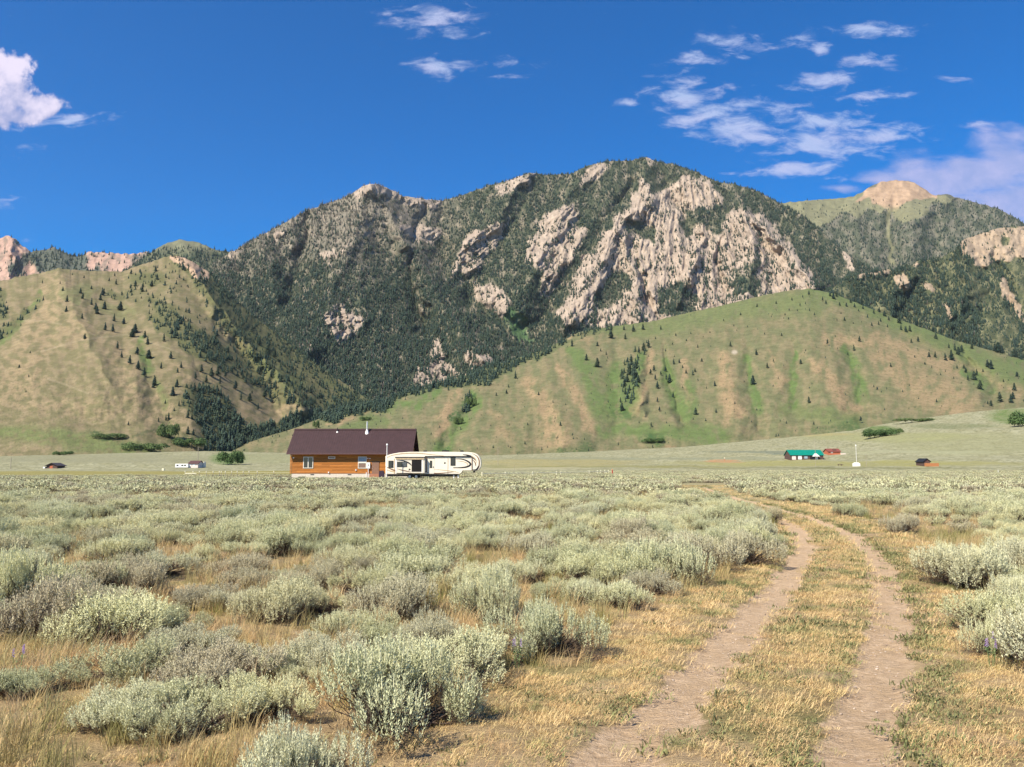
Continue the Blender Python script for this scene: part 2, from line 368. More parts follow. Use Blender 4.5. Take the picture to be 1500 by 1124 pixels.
def layer_pos(L, XX, TT):
    """XX azimuth coordinate, TT 0 at the foot .. 1 at the crest -> world position"""
    yc = np.interp(XX, L['crest'][:, 0], L['crest'][:, 1])
    yb = np.interp(XX, L['base'][:, 0], L['base'][:, 1])
    py = yb + (yc-yb)*TT + TT**14*L['crough']*1.6*fbm(XX/9.0, XX*0+L['seed'], 4, 31+L['seed']); u, v = px2uv(XX, py)
    B = np.interp(XX, L['db'][:, 0], L['db'][:, 1]); D = np.interp(XX, L['dc'][:, 0], L['dc'][:, 1])
    tt = TT*(1-L['convex']) + L['convex']*TT**3
    Y = B + (D-B)*tt
    M = 0.5*(np.mean(B)+np.mean(D)); xw = u*M; zw = v*M
    fade = sstep(0, 0.06, TT)
    for wl, st, amp, rd in L['noises']:
        wpx = xw + wl*0.25*fbm(xw/wl*.6, zw/wl*.6, 2, 77)
        nn = ridged(wpx/wl, zw/(wl*st), 5, 3+L['seed']) if rd else fbm(wpx/wl, zw/(wl*st), 5, 13+L['seed'])
        Y = Y - amp*nn*fade
    if len(L['creases']):
        wx = XX + 7*fbm(XX/30, py/30, 3, 8); wy = py + 7*fbm(XX/30, py/30, 3, 9)
        for pts, w, amp in L['creases']:
            d, tp = poly_dist(wx, wy, pts); ww = w*(0.55+0.9*tp)
            Y = Y - amp*np.clip(1-d/ww, 0, 1)**1.25*fade*np.clip(0.45+tp*2, 0, 1)
    if L['rockm'] is not None:
        rm = samp(L['rockm'], XX, py)
        ang = np.arctan2(XX-1000, py-120); rad_ = np.hypot(XX-1000, py-120)          # ribs fan out downhill from the summit
        Y = Y - L['rockamp']*rm*(.35*ridged(xw/90, zw/190, 4, 41, 0.55) + 0.28*fbm(xw/20+zw/55, zw/40, 4, 43, .6) + 1.25*ridged(ang*13+.3*fbm(XX/25, py/25, 2, 4), rad_/190, 3, 47, .5) + .55*ridged(ang*38+.3*fbm(XX/14, py/14, 2, 4), rad_/70, 3, 48, .5))
    Y = np.maximum(Y, B*0.9)
    return np.stack([u*Y, Y, CAMH + v*Y], -1), XX, py
def hit(L, px, py):
    yc = np.interp(px, L['crest'][:, 0], L['crest'][:, 1])
    yb = np.interp(px, L['base'][:, 0], L['base'][:, 1]); t = (py-yb)/(yc-yb)
    pos, _, _ = layer_pos(L, np.asarray(px, float), np.clip(t, 0, 1)); return pos, t
def lerp(a, b, f): return a + (np.asarray(b)-a)*f[..., None]
def colr(c, shape): return np.broadcast_to(np.array(c, float), shape+(3,)).copy()
ROCK_A = (0.325, 0.26, 0.205); ROCK_B = (0.40, 0.32, 0.25); ROCK_D = (0.21, 0.17, 0.14)
def rock_color(px, py, pos, pink=0.0):
    n = fbm(px/7, py/12, 4, 21); c = lerp(np.array(ROCK_A), ROCK_B, sstep(-.4, .5, n)); c = lerp(c, ROCK_D, 0.28*sstep(.2, .6, fbm(px/4, py/11, 3, 22)))
    if pink: c = lerp(c, (0.44, 0.25, 0.19), np.full(px.shape, pink))
    return c
def col_main(L, px, py, pos):
    rk = samp(L['rockm'], px, py); n = fbm(px/10, py/14, 5, 25)
    c = lerp(colr((0.062, 0.072, 0.045), px.shape), (0.145, 0.135, 0.09), sstep(-.3, .5, n))
    upper = sstep(430, 330, py + 30*fbm(px/60, py/60, 3, 6))*sstep(700, 600, px)         # burnt slope under the left summit: grey soil
    c = lerp(c, (0.22, 0.19, 0.15), 0.75*upper)
    g = samp(M_green, px, py); c = lerp(c, (0.075, 0.13, 0.055), g)
    f = sstep(0.28, 0.66, rk + 0.42*n)
    talus = sstep(.32, .6, n)*0.28                                                      # small bare openings
    return lerp(c, rock_color(px, py, pos), np.clip(np.maximum(f, talus), 0, 1))
MAIN = layer('mountain', [(200,470),(250,430),(300,395),(330,374),(345,366),(380,346),(410,330),(450,308),(500,291),(515,284),(530,273),(545,269),(560,272),(575,279),(590,287),(615,291),(648,294),(680,285),(715,272),(740,266),(775,253),(800,256),(835,255),(860,243),(890,236),(925,235),(945,230),(960,236),(985,240),(1020,252),(1050,266),(1075,270),(1110,280),(1143,298),(1180,318),(1210,345),(1230,365),(1260,385),(1290,400),(1330,430)],
 [(200,650),(1330,650)], [(200,3000),(345,3300),(545,3700),(648,4000),(945,4300),(1143,4100),(1330,3200)], [(200,1750),(600,1850),(1330,1950)],
 1000, 330, [(900,2.2,80,True),(260,2.0,30,True),(70,1.6,12,False)],
 [([(545,270),(520,330),(500,400),(470,480),(430,560)],60,170),([(545,270),(590,350),(640,430),(700,520),(740,560)],42,230),
  ([(648,295),(640,350),(655,400),(700,450),(745,490),(780,520)],50,-130),([(775,253),(720,330),(680,360),(660,400)],30,150),
  ([(862,243),(825,305),(800,370),(760,430),(745,460)],34,110),([(930,262),(880,335),(845,395),(800,450),(770,480)],18,-85),
  ([(945,232),(952,290),(905,330),(868,400),(830,480)],30,120),([(975,262),(1005,330),(1020,345)],26,-110),([(1090,308),(1103,380),(1085,450)],28,170),
  ([(1058,350),(1050,400),(1062,430),(1055,470)],9,-90),([(935,380),(945,430),(968,470)],8,-90),([(905,335),(930,400),(935,460)],16,110),
  ([(1090,308),(1150,365),(1192,420)],20,150),([(1030,330),(1020,380),(1000,440)],12,110),([(380,346),(400,430),(440,520)],30,110),([(450,308),(440,400),(400,480)],18,-110),
  ([(620,300),(600,400),(620,480)],16,-110)],
 M_rock, 44, 0.0, col_main, M_mount, 1.0, 0)
def col_ridge(L, px, py, pos):
    rk = samp(R_rock, px, py); n = fbm(px/10, py/12, 5, 26)
    c = lerp(colr((0.075, 0.085, 0.045), px.shape), (0.17, 0.165, 0.09), sstep(-.3, .5, n))
    return lerp(c, rock_color(px, py, pos)*np.array([1.0, .95, .85]), sstep(.35, .6, rk+.3*n))
RIDGE = layer('forested_ridge', [(1140,520),(1200,436),(1240,408),(1260,402),(1300,395),(1335,389),(1343,383),(1375,379),(1400,366),(1410,352),(1440,341),(1465,334),(1500,331),(1560,325),(1700,330)],
 [(1140,600),(1700,600)], [(1140,2100),(1300,2700),(1500,3000),(1700,3000)], [(1140,1950),(1700,1750)], 420, 230,
 [(500,2.0,70,True),(150,1.8,28,True),(45,1.5,9,False)], [([(1410,352),(1420,420),(1380,480)],30,130),([(1455,360),(1475,420),(1500,470)],18,-45),([(1343,385),(1320,420),(1300,450)],18,90)],
 R_rock, 26, 0.15, col_ridge, M_mount, 1.0, 4)
def col_peak(L, px, py, pos):
    n = fbm(px/10, py/12, 5, 27); c = lerp(colr((0.075, 0.085, 0.055), px.shape), (0.16, 0.15, 0.11), sstep(-.3, .5, n))
    c = lerp(c, (0.185, 0.18, 0.105), sstep(.3, .7, samp(PEAKGRASS, px, py)))
    return lerp(c, lerp(colr((0.36, 0.25, 0.165), px.shape), (0.21, 0.20, 0.11), sstep(298, 312, py))*(1+.2*n[..., None]), sstep(.3, .7, samp(PEAKTAN, px, py))*(1-.35*sstep(300, 320, py)))
layer('far_peak', [(1060,330),(1100,310),(1143,298),(1180,294),(1225,291),(1250,288),(1262,282),(1275,273),(1290,267),(1312,264),(1335,266),(1345,271),(1358,280),(1370,287),(1385,284),(1400,289),(1430,297),(1460,305),(1490,320),(1500,328),(1560,345),(1700,370)],
 [(1060,470),(1700,470)], [(1060,5600),(1312,6000),(1700,5200)], [(1060,4300),(1700,3600)], 360, 170,
 [(1100,2.0,140,True),(300,1.8,45,True),(80,1.5,10,False)], [([(1305,292),(1303,340),(1310,400)],16,-50),([(1385,285),(1340,330),(1330,390)],30,150),([(1250,290),(1260,350),(1280,400)],26,140)],
 None, 0, 0.0, col_peak, M_mount, 0.7, 9)
def col_farleft(L, px, py, pos):
    n = fbm(px/10, py/12, 5, 28); c = rock_color(px, py, pos, 0.55)
    f = np.clip(sstep(.02, .3, n) * .5 + raster_farveg(px, py), 0, 1)
    return lerp(c, (0.09, 0.10, 0.075), f)
FARV = raster([(1,[(40,372),(62,362),(85,362),(122,374),(126,392),(160,405),(90,410),(60,395)]),(1,[(22,378),(44,372),(30,400),(10,405)]),(.6,[(195,372),(215,368),(240,372),(230,400),(200,400)])], 2)
def raster_farveg(px, py): return samp(FARV, px, py)
FARL = layer('far_crags', [(-220,400),(-120,385),(-60,376),(-20,358),(0,349),(12,344),(24,352),(45,369),(62,366),(80,363),(105,374),(122,375),(127,369),(160,370),(190,373),(215,369),(228,376),(300,400)],
 [(-220,450),(300,450)], [(-220,5000),(300,4600)], [(-220,3900),(300,3500)], 330, 110,
 [(500,1.8,110,True),(140,1.6,45,True),(50,1.4,18,True)], [([(12,345),(20,380),(10,420)],14,120),([(12,345),(50,385),(70,420)],14,110)], None, 0, 0.0, col_farleft, M_mount, 1.3, 14)
def col_dome(L, px, py, pos):
    n = fbm(px/10, py/12, 5, 29); c = lerp(colr((0.07, 0.085, 0.05), px.shape), (0.13, 0.13, 0.08), sstep(-.3, .5, n))
    return lerp(c, (0.16, 0.16, 0.10), sstep(372, 360, py+5*n))
DOME = layer('far_dome', [(150,420),(190,392),(222,369),(240,358),(262,351),(290,355),(318,367),(345,370),(380,385),(440,430)], [(150,460),(440,460)],
 [(150,3700),(262,4200),(440,3900)], [(150,3000),(440,3000)], 220, 100, [(500,1.8,70,True),(140,1.6,25,True)], [([(262,351),(290,390),(320,430)],30,120)], None, 0, 0.0, col_dome, M_mount, 0.6, 19)

# grass hills
def strokes(px, py, lst):
    o = np.zeros(px.shape)
    wx = px + 6*fbm(px/25, py/25, 3, 61); wy = py + 6*fbm(px/25, py/25, 3, 62)
    for pts, w, s in lst:
        d, t = poly_dist(wx, wy, pts); o = np.maximum(o, s*sstep(1.0, 0.25, d/(w*(0.6+0.5*t))))
    return o
LG = [([(205,495),(212,520),(215,545)],12,1),([(232,560),(240,590)],12,.7),([(60,430),(30,470),(-20,520)],10,.9),([(-40,630),(80,640),(160,655),(230,670)],26,.8),
      ([(110,440),(95,430),(130,425)],12,.5),([(370,520),(400,545),(430,560)],22,.8),([(350,480),(400,520)],14,.7),([(265,500),(300,520)],8,.5),([(150,450),(190,460)],15,.4),([(480,560),(540,590)],18,.6)]
LT = [([(85,420),(60,480),(30,560)],45,.8),([(160,500),(200,580),(260,620)],40,.7),([(260,540),(320,590),(380,610)],30,.6),([(60,470),(110,480)],40,.6),([(300,600),(420,600)],20,.6),([(0,590),(180,600)],20,.5)]
LD = [([(130,635),(200,655),(240,662)],6,.9),([(190,638),(240,630)],5,.6),([(240,625),(250,640)],12,.9),([(265,640),(330,650)],12,.7),([(325,650),(340,675)],14,.9),([(250,530),(300,570)],9,.0)]
def col_left(L, px, py, pos):
    n = fbm(px/14, py/10, 5, 33); n2 = fbm(px/3.5, py/2.5, 3, 34)
    c = lerp(colr((0.165, 0.150, 0.080), px.shape), (0.225, 0.185, 0.112), sstep(-.4, .5, n))
    c = lerp(c, (0.29, 0.225, 0.135), strokes(px, py, LT)*sstep(-.6, .4, n))
    c = lerp(c, (0.125, 0.165, 0.060), strokes(px, py, LG)*sstep(-.8, .2, n))
    c = lerp(c, (0.055, 0.085, 0.035), strokes(px, py, LD)*sstep(-.5, .1, n2+n))
    spot = sstep(.32, .55, n2)*sstep(520, 570, py)*sstep(330, 250, px); c = lerp(c, (0.10, 0.105, 0.05), .55*spot)
    path = sstep(2.0, .8, poly_dist(px, py, [(35,470),(60,470),(90,475)])[0]) + sstep(2.0, .8, poly_dist(px, py, [(70,555),(100,565),(130,577)])[0]) + sstep(1.8, .8, poly_dist(px, py, [(60,515),(120,498),(185,490),(260,515)])[0])
    c = lerp(c, (0.34, 0.28, 0.19), np.clip(path, 0, 1)*.3)
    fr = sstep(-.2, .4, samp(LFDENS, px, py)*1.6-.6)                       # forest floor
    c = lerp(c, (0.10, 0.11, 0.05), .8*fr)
    c = c*np.array([.90, .88, .84])
    return lerp(c, rock_color(px, py, pos)*np.array([1.05, 0.92, .8]), sstep(.35, .6, samp(LFROCK, px, py)+.2*n))
LFDENS = raster([(1.0,[(255,372),(300,385),(340,415),(400,470),(450,512),(500,560),(480,570),(440,545),(400,525),(350,490),(330,478),(300,430),(285,415),(262,400)]),
  (.60,[(300,430),(350,440),(440,520),(545,592),(480,604),(400,590),(345,545),(300,500)]),
  (.35,[(190,400),(255,380),(290,420),(330,480),(380,520),(350,530),(300,520),(255,500),(215,470),(180,430)]),
  (.86,[(205,430),(235,440),(262,462),(300,490),(345,520),(360,545),(330,545),(285,522),(240,492),(212,458)]),(.55,[(150,425),(205,425),(215,450),(165,440)]),(.6,[(180,400),(230,400),(245,420),(200,415)]),
  (.45,[(185,425),(215,430),(240,470),(200,455)]),
  (.70,[(268,572),(300,565),(330,580),(362,618),(372,655),(330,668),(300,662),(290,625),(262,592)]),
  (1.0,[(300,640),(360,632),(430,610),(500,590),(560,585),(600,600),(560,620),(350,668),(310,668)]),
  (.52,[(360,500),(440,540),(500,570),(470,590),(400,580),(350,560),(330,530)]),
  (.6,[(-60,425),(15,425),(12,470),(-60,480)]),(.5,[(30,460),(60,430),(70,440),(20,490),(-40,520),(-40,505)])], 2)
LEFT = layer('grassy_hill', [(-260,500),(-180,470),(-60,430),(0,412),(30,405),(60,400),(85,393),(105,395),(130,397),(180,398),(200,390),(230,381),(250,374),(262,374),(285,385),(310,402),(345,440),(380,470),(430,508),(480,545),(520,572),(560,600),(600,630),(660,664)],
 [(-260,690),(0,684),(300,684),(660,684)], [(-260,1900),(0,2100),(262,2250),(400,2150),(560,1950),(660,1850)], [(-260,930),(100,935),(200,960),(280,1040),(360,1180),(450,1360),(550,1520),(660,1620)], 800, 270,
 [(420,2.2,30,True),(120,1.6,5,True),(35,1.4,1.8,False)], [([(60,425),(30,470),(-30,530)],22,-26),([(205,470),(215,540),(235,600),(260,650)],28,-14),([(262,376),(320,450),(400,540),(440,590)],26,90),([(255,480),(290,540),(310,620)],24,-16),([(340,500),(390,560),(400,600)],24,-20),([(85,394),(120,470),(160,560)],50,70)],
 LFROCK, 14, 0.40, col_left, M_hill, 0.8, 24, back=1500)
RG = [([(905,540),(900,570),(905,600)],28,1),([(940,520),(925,570),(915,600)],20,1),([(835,510),(860,540),(880,600)],22,.9),([(975,530),(980,560),(1005,610)],18,.95),([(1095,525),(1100,560),(1110,600)],11,1),([(1165,515),(1160,560),(1160,600)],10,1),
      ([(1238,510),(1252,540),(1262,580)],14,1),([(1010,560),(1015,620)],14,.9),([(690,575),(700,590),(660,640),(645,660)],16,1),([(560,600),(610,590),(640,572)],12,1),([(500,628),(560,618)],14,.7),([(880,630),(980,635),(1060,640)],22,.9),
      ([(1190,425),(1250,440),(1300,465),(1380,500),(1460,540),(1540,570)],24,.75),([(870,480),(960,480),(1100,450),(1200,440)],26,.6),([(1150,600),(1220,610),(1250,620)],22,.6),([(1410,540),(1450,570)],16,.9),([(1480,530),(1540,550)],20,.9)]
RT = [([(670,575),(655,600),(645,640)],18,.9),([(775,560),(800,600),(815,640)],28,.85),([(820,540),(850,590),(862,625)],15,.85),([(950,520),(940,570),(925,600)],14,.9),([(1000,530),(1010,590)],8,.8),([(1060,520),(1065,570),(1075,605)],22,.9),([(1130,520),(1145,560)],12,.7),
      ([(1190,530),(1220,560),(1245,600)],20,.85),([(1290,520),(1330,560),(1400,590)],40,.7),([(1210,500),(1290,500),(1400,540)],18,.7),([(830,500),(860,495)],12,.7),([(720,600),(740,640)],14,.5),([(760,640),(800,655)],10,.4),([(880,600),(900,590)],8,.7),([(975,640),(985,655)],12,.7),([(480,622),(560,598)],7,.8),([(1330,490),(1500,575)],14,.6)]
RD = [([(697,575),(665,612)],7,.9),([(650,645),(655,655)],8,.5),([(925,610),(905,608)],12,.7),([(945,642),(965,645)],16,.9),([(820,664),(860,660)],14,.7),([(1190,634),(1250,625)],14,.6)]
def col_right(L, px, py, pos):
    n = fbm(px/12, py/16, 5, 35); n2 = fbm(px/3.5, py/2.5, 3, 36)
    c = lerp(colr((0.145, 0.150, 0.078), px.shape), (0.20, 0.175, 0.10), sstep(-.4, .5, n))
    c = lerp(c, (0.30, 0.220, 0.130), strokes(px, py, RT)*sstep(-1.0, .1, n))
    c = lerp(c, (0.108, 0.158, 0.055), strokes(px, py, RG)*sstep(-.9, .1, n))
    c = lerp(c, (0.05, 0.10, 0.035), strokes(px, py, RD)*sstep(-.5, .1, n2+n))
    c = lerp(c, (0.10, 0.115, 0.05), .45*sstep(.3, .55, n2))
    bl = sstep(6, 2, np.hypot(px-1076, (py-516)*1.3)); c = lerp(c, (0.40, 0.35, 0.27), bl)
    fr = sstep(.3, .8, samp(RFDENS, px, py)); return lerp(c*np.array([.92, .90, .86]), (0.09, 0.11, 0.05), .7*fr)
RFDENS = raster([(1.0,[(460,625),(500,600),(560,586),(610,568),(640,558),(680,548),(700,538),(740,528),(800,506),(850,482),(905,474),(900,480),(860,492),(800,522),(765,535),(745,545),(720,560),(690,565),(640,572),(560,600),(500,616)]),
  (.9,[(1200,420),(1260,436),(1320,460),(1380,488),(1440,508),(1560,540),(1560,520),(1440,470),(1320,430),(1220,418)]),(.6,[(922,515),(940,535),(932,590),(905,600),(912,540)]),
  (.35,[(915,505),(960,500),(950,520),(925,525)]),(.15,[(955,530),(995,520),(990,595),(960,600)]),(.12,[(1190,425),(1320,470),(1400,510),(1350,500),(1270,480),(1200,450)]),(.6,[(688,578),(702,578),(680,612),(665,615)])], 2)
RIGHT = layer('grassy_spur', [(270,690),(320,668),(345,655),(380,643),(430,628),(470,613),(500,602),(560,589),(610,571),(640,561),(680,551),(700,541),(740,531),(800,511),(850,486),(900,478),(960,470),(1000,460),(1060,447),(1120,432),(1160,425),(1185,423),(1220,430),(1260,446),(1300,462),(1350,480),(1400,499),(1450,513),(1500,528),(1560,545),(1700,580)],
 [(270,692),(430,684),(1100,684),(1300,668),(1500,640),(1700,640)], [(270,1150),(430,1350),(640,1600),(900,2000),(1185,2150),(1500,1800),(1700,1700)], [(270,960),(1100,950),(1500,1020),(1700,1020)], 1000, 270,
 [(300,3.0,22,True),(90,1.8,4.5,True),(30,1.3,1.6,False)], [([(905,500),(900,560),(905,640)],30,-24),([(1095,510),(1100,560),(1110,630)],20,-24),([(1165,500),(1160,600)],18,-22),([(1240,500),(1262,590)],24,-28),([(690,560),(690,590),(655,650)],22,-34),
  ([(1180,425),(1190,520),(1220,610)],40,26),([(800,515),(810,580),(830,650)],34,28),([(1060,450),(1065,540),(1075,620)],34,22),([(975,510),(980,560),(1000,620)],10,-35),([(940,500),(935,600)],9,35),([(1400,505),(1460,580)],16,-60)],
 None, 0, 0.42, col_right, M_hill, 0.5, 29, back=1500)

# ----------------------------------------------------------------- the valley floor
FANP = pline([(-400,672),(0,668),(300,661),(430,664),(620,670),(700,668),(860,662),(1000,655),(1100,646),(1150,641),(1250,631),(1290,622),(1330,616),(1380,609),(1420,604),(1500,597),(1600,590),(1900,590)])
_fu, _fv = px2uv(FANP[:, 0], FANP[:, 1]); _o = np.argsort(_fu); _fu = _fu[_o]; _fv = _fv[_o]
def g2(px, py):
    """ground point (z=0) under a viewing direction"""
    u, v = px2uv(px, py); Y = -CAMH/v; return np.stack([u*Y, Y], -1)
RUT_L = [tuple(g2(*p)) for p in [(560,1500),(720,1260),(885,1124),(975,1040),(1040,975),(1100,905),(1148,850),(1176,806),(1168,778),(1128,755),(1075,737),(1035,726),(1010,716),(1003,709)]]
RUT_R = [tuple(g2(*p)) for p in [(1215,1500),(1240,1250),(1262,1124),(1276,1040),(1292,960),(1300,885),(1290,830),(1262,795),(1215,770),(1160,752),(1105,737),(1062,726),(1035,716),(1026,709)]]
def smooth_line(pts, n=6):
    p = np.array(pts); P = np.vstack([2*p[0]-p[1], p, 2*p[-1]-p[-2]]); out = []
    for i in range(1, len(P)-2):
        for k in range(n):
            t = k/n; a, b, c, d = P[i-1], P[i], P[i+1], P[i+2]
            out.append(.5*((2*b)+(c-a)*t+(2*a-5*b+4*c-d)*t*t+(3*b-a-3*c+d)*t**3))
    out.append(P[-2]); return [tuple(q) for q in out]
RUT_L = smooth_line(RUT_L, 5); RUT_R = smooth_line(RUT_R, 5)
def rutmask(x, y):
    o = np.zeros(np.shape(x)); near = (y < 100) & (y > -5) & (np.abs(x) < 45)
    xs = x[near]; ys = y[near]; wob = .09*fbm(xs*1.9, ys*1.9, 4, 71)
    dl, tl = poly_dist(xs, ys, RUT_L); dr, tr = poly_dist(xs, ys, RUT_R)
    wl = .27 + wob; wr = .26 + wob
    m = np.maximum(sstep(1.6, .55, dl/wl), sstep(1.5, .5, dr/wr)); m = m*sstep(90, 60, ys); o[near] = m; return o
def ground_z(x, y):
    x = np.asarray(x, float); y = np.asarray(y, float); u = x/np.maximum(y, 1.0)
    zf = CAMH + 1000*np.interp(u, _fu, _fv)
    s = np.clip((y-330)/670, 0, 1); z = zf*s**1.5 + np.where(y > 1000, 0, 0)
    r = np.hypot(x, y)
    z = z + .05*fbm(x/6, y/6, 3, 51)*np.clip(r/10, .3, 1) + np.clip((r-60)/300, 0, 1)*.35*fbm(x/60, y/60, 4, 52)*np.clip(1, 0, 1) + s*(1-s)*10*fbm(x/160, y/110, 4, 53)
    return z - np.clip((y-1000)/400, 0, 1)*6
def along(px, py, y0=20.0, y1=1000.0):
    """first ground point met looking along a direction"""
    u, v = px2uv(px, py); ys = np.concatenate([np.linspace(4, 340, 4000), np.linspace(341, 1000, 1400)]); ys = ys[(ys >= y0) & (ys <= y1)]
    h = ground_z(u*ys, ys) - (CAMH + v*ys); i = int(np.argmax(h >= 0)) if (h >= 0).any() else len(ys)-1
    Y = ys[i]; return float(u*Y), float(Y), float(ground_z(u*Y, Y))
CORR = [(400,1600),(510,1300),(530,1124),(650,1098),(700,1050),(722,990),(740,974),(870,978),(900,908),(960,890),(1060,856),(1095,822),(1138,796),(1132,768),(1090,746),(1030,731),(985,718),(996,708),(1060,708),(1080,722),(1140,734),(1225,744),(1250,760),(1310,766),(1345,792),(1375,800),(1400,858),(1448,880),(1470,985),(1560,1012),(1750,1100),(2100,1600)]
CORRG = [tuple(g2(*p)) for p in CORR]
PATCHES = [[(-400,915),(90,940),(125,1000),(122,1062),(240,1078),(330,1100),(350,1124),(300,1600),(-900,1600)],[(600,838),(690,838),(690,925),(735,985),(700,1000),(640,900),(605,870)],
  [(240,860),(262,845),(268,900),(240,900)],[(100,800),(150,810),(140,835),(100,830)],[(880,760),(950,765),(940,775),(880,772)],[(480,770),(540,775),(520,790),(470,785)],[(1340,770),(1420,790),(1420,810),(1370,805)],[(1225,738),(1330,742),(1400,795),(1290,800)]]
PATG = [[tuple(g2(*p)) for p in q] for q in PATCHES]
def build_ground():
    # polar sheet around a point behind the camera; dense inside the view
    ox, oy = 0.0, -3.0
    a = np.concatenate([np.linspace(-85, -36, 50)[:-1], np.linspace(-36, 36, 1000), np.linspace(36, 85, 50)[1:]]); a = np.radians(a)
    r = np.concatenate([np.geomspace(1.2, 45, 620)[:-1], np.geomspace(45, 1400, 520)[:-1], np.geomspace(1400, 8000, 16)])
    A, Rr = np.meshgrid(a, r); X = ox + Rr*np.sin(A); Y = oy + Rr*np.cos(A)
    X = X.ravel(); Y = Y.ravel(); Z = ground_z(X, np.maximum(Y, .01))
    rut = rutmask(X, Y)
    Z = Z - .055*rut + rut*.012*fbm(X*5, Y*9, 3, 72)
    nearm = (Y < 40)
    cor = np.zeros(X.shape); cor[nearm | (Y < 110)] = inpoly(X[nearm | (Y < 110)], Y[nearm | (Y < 110)], CORRG)
    Z = Z + np.where(nearm, .02*fbm(X*1.5, Y*1.5, 3, 73)*(1-rut), 0)
    v = (Z-CAMH)/np.maximum(Y, 1); px, py = uv2px(X/np.maximum(Y, 1), v)
    # colours of soil, litter and far vegetation, plus painted shade between bushes
    n = fbm(X/1.3, Y/1.3, 4, 74); C = lerp(colr((0.31, 0.225, 0.12), X.shape), (0.40, 0.29, 0.165), sstep(-.4, .5, n)); C = lerp(C, (0.31, 0.275, 0.15), .7*sstep(22, 50, Y))
    C = lerp(C, (0.17, 0.165, 0.06), .6*sstep(.1, .5, fbm(X/2.5, Y/2.5, 3, 75)))
    nf = fbm(X/14, Y/9, 5, 76); ns = fbm(X/2.2, Y/2.2, 3, 79)
    far = sstep(60, 150, Y)
    FC = lerp(colr((0.245, 0.235, 0.135), X.shape), (0.30, 0.29, 0.185), sstep(-.4, .5, nf))
    FC = lerp(FC, (0.13, 0.13, 0.065), .6*sstep(.1, .5, ns))
    # bands of yellow-green meadow, in ground terms (distance with azimuth)
    k = 6*fbm(X/40, Y/25, 3, 77)
    band = sstep(165, 185, Y+k)*sstep(345, 300, Y+k)*sstep(700, 400, px); FC = lerp(FC, (0.235, 0.205, 0.06), .8*band)
    k2 = 2.2*fbm(px/80, py/6, 4, 78)
    def blobm(cx, cy, rx, ry): return sstep(1.0, .55, np.hypot((px-cx)/rx, (py-cy+k2)/ry))
    for (cx, cy, rx, ry, c, s) in [(800,678,170,8,(0.27,0.235,0.10),.7),(1250,679,330,6,(0.25,0.235,0.085),.8),(1300,640,160,10,(0.235,0.24,0.10),.6),(1420,650,160,22,(0.235,0.235,0.115),.5),(1180,636,90,4,(0.30,0.25,0.11),.6),
        (1290,631,32,9,(0.09,0.14,0.04),.9),(1495,610,60,16,(0.10,0.15,0.04),.8),(1130,663,130,3,(0.13,0.15,0.11),.75),(80,664,26,4,(0.07,0.11,0.03),.9),(170,672,240,8,(0.21,0.205,0.125),.7),(335,672,34,12,(0.09,0.15,0.04),.8),
        (60,645,240,14,(0.15,0.20,0.07),.6),(400,672,100,9,(0.22,0.225,0.12),.6),(1060,676,36,2.2,(0.36,0.20,0.10),.9),(900,684,260,1.8,(0.20,0.19,0.07),.8),(1400,625,80,5,(0.12,0.14,0.06),.6),(1250,686,330,1.2,(0.13,0.13,0.05),.7),(960,672,260,3,(0.19,0.2,0.13),.6),
        (1350,663,140,3,(0.30,0.30,0.18),.6),(760,686,120,2.2,(0.32,0.29,0.17),.6)]:
        FC = lerp(FC, c, np.where(Y > 150, s*blobm(cx, cy, rx, ry)*(.55+.6*sstep(-.5, .4, nf+.5*ns)), 0))
    C = lerp(C, 0, far)*1.0 + FC*far[:, None]
    lim_ = np.where(px < 600, 172, np.where(px < 900, 172+(px-600)*.5, 338))         # litter brown between the sagebrush, with the shade of the gaps painted in
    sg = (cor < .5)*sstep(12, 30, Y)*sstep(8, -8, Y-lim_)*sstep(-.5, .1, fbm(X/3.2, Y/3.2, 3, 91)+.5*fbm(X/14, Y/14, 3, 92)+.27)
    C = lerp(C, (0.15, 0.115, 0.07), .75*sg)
    nx = len(a); ny = len(r); idx = np.arange(nx*ny).reshape(ny, nx)
    F = np.stack([idx[:-1, :-1], idx[:-1, 1:], idx[1:, 1:], idx[1:, :-1]], -1).reshape(-1, 4)
    m, t, b = new_mat('valley_soil'); at = N(t, 'ShaderNodeAttribute', attribute_name='Col'); ru = N(t, 'ShaderNodeAttribute', attribute_name='rut'); geo = N(t, 'ShaderNodeNewGeometry')
    P = geo.outputs['Position']; n1 = noise_n(t, P, 9, 8, .65); n2 = noise_n(t, P, 45, 5, .6); n3 = noise_n(t, P, .35, 6, .65)
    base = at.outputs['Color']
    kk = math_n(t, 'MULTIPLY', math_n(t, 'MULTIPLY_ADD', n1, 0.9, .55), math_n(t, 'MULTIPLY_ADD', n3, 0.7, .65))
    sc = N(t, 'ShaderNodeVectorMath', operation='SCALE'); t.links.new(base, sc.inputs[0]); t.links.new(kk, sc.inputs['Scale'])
    mp = N(t, 'ShaderNodeMapping'); t.links.new(P, mp.inputs['Vector']); mp.inputs['Scale'].default_value = (1.2, 3.2, 1)
    nst = noise_n(t, mp.outputs[0], 9, 6, .7); soil = mixc(t, maprange(t, nst, .32, .68), (0.39, 0.27, 0.165), (0.62, 0.455, 0.30))
    soil = mixc(t, maprange(t, noise_n(t, P, 2.2, 4), .45, .7), soil, (0.47, 0.33, 0.20))
    vo = N(t, 'ShaderNodeTexVoronoi'); t.links.new(P, vo.inputs['Vector']); vo.inputs['Scale'].default_value = 42
    peb = math_n(t, 'MULTIPLY', maprange(t, vo.outputs['Distance'], .28, .16), maprange(t, vo.outputs['Color'], .55, .6)); soil = mixc(t, math_n(t, 'MULTIPLY', peb, .45), soil, (0.62, 0.53, 0.44))
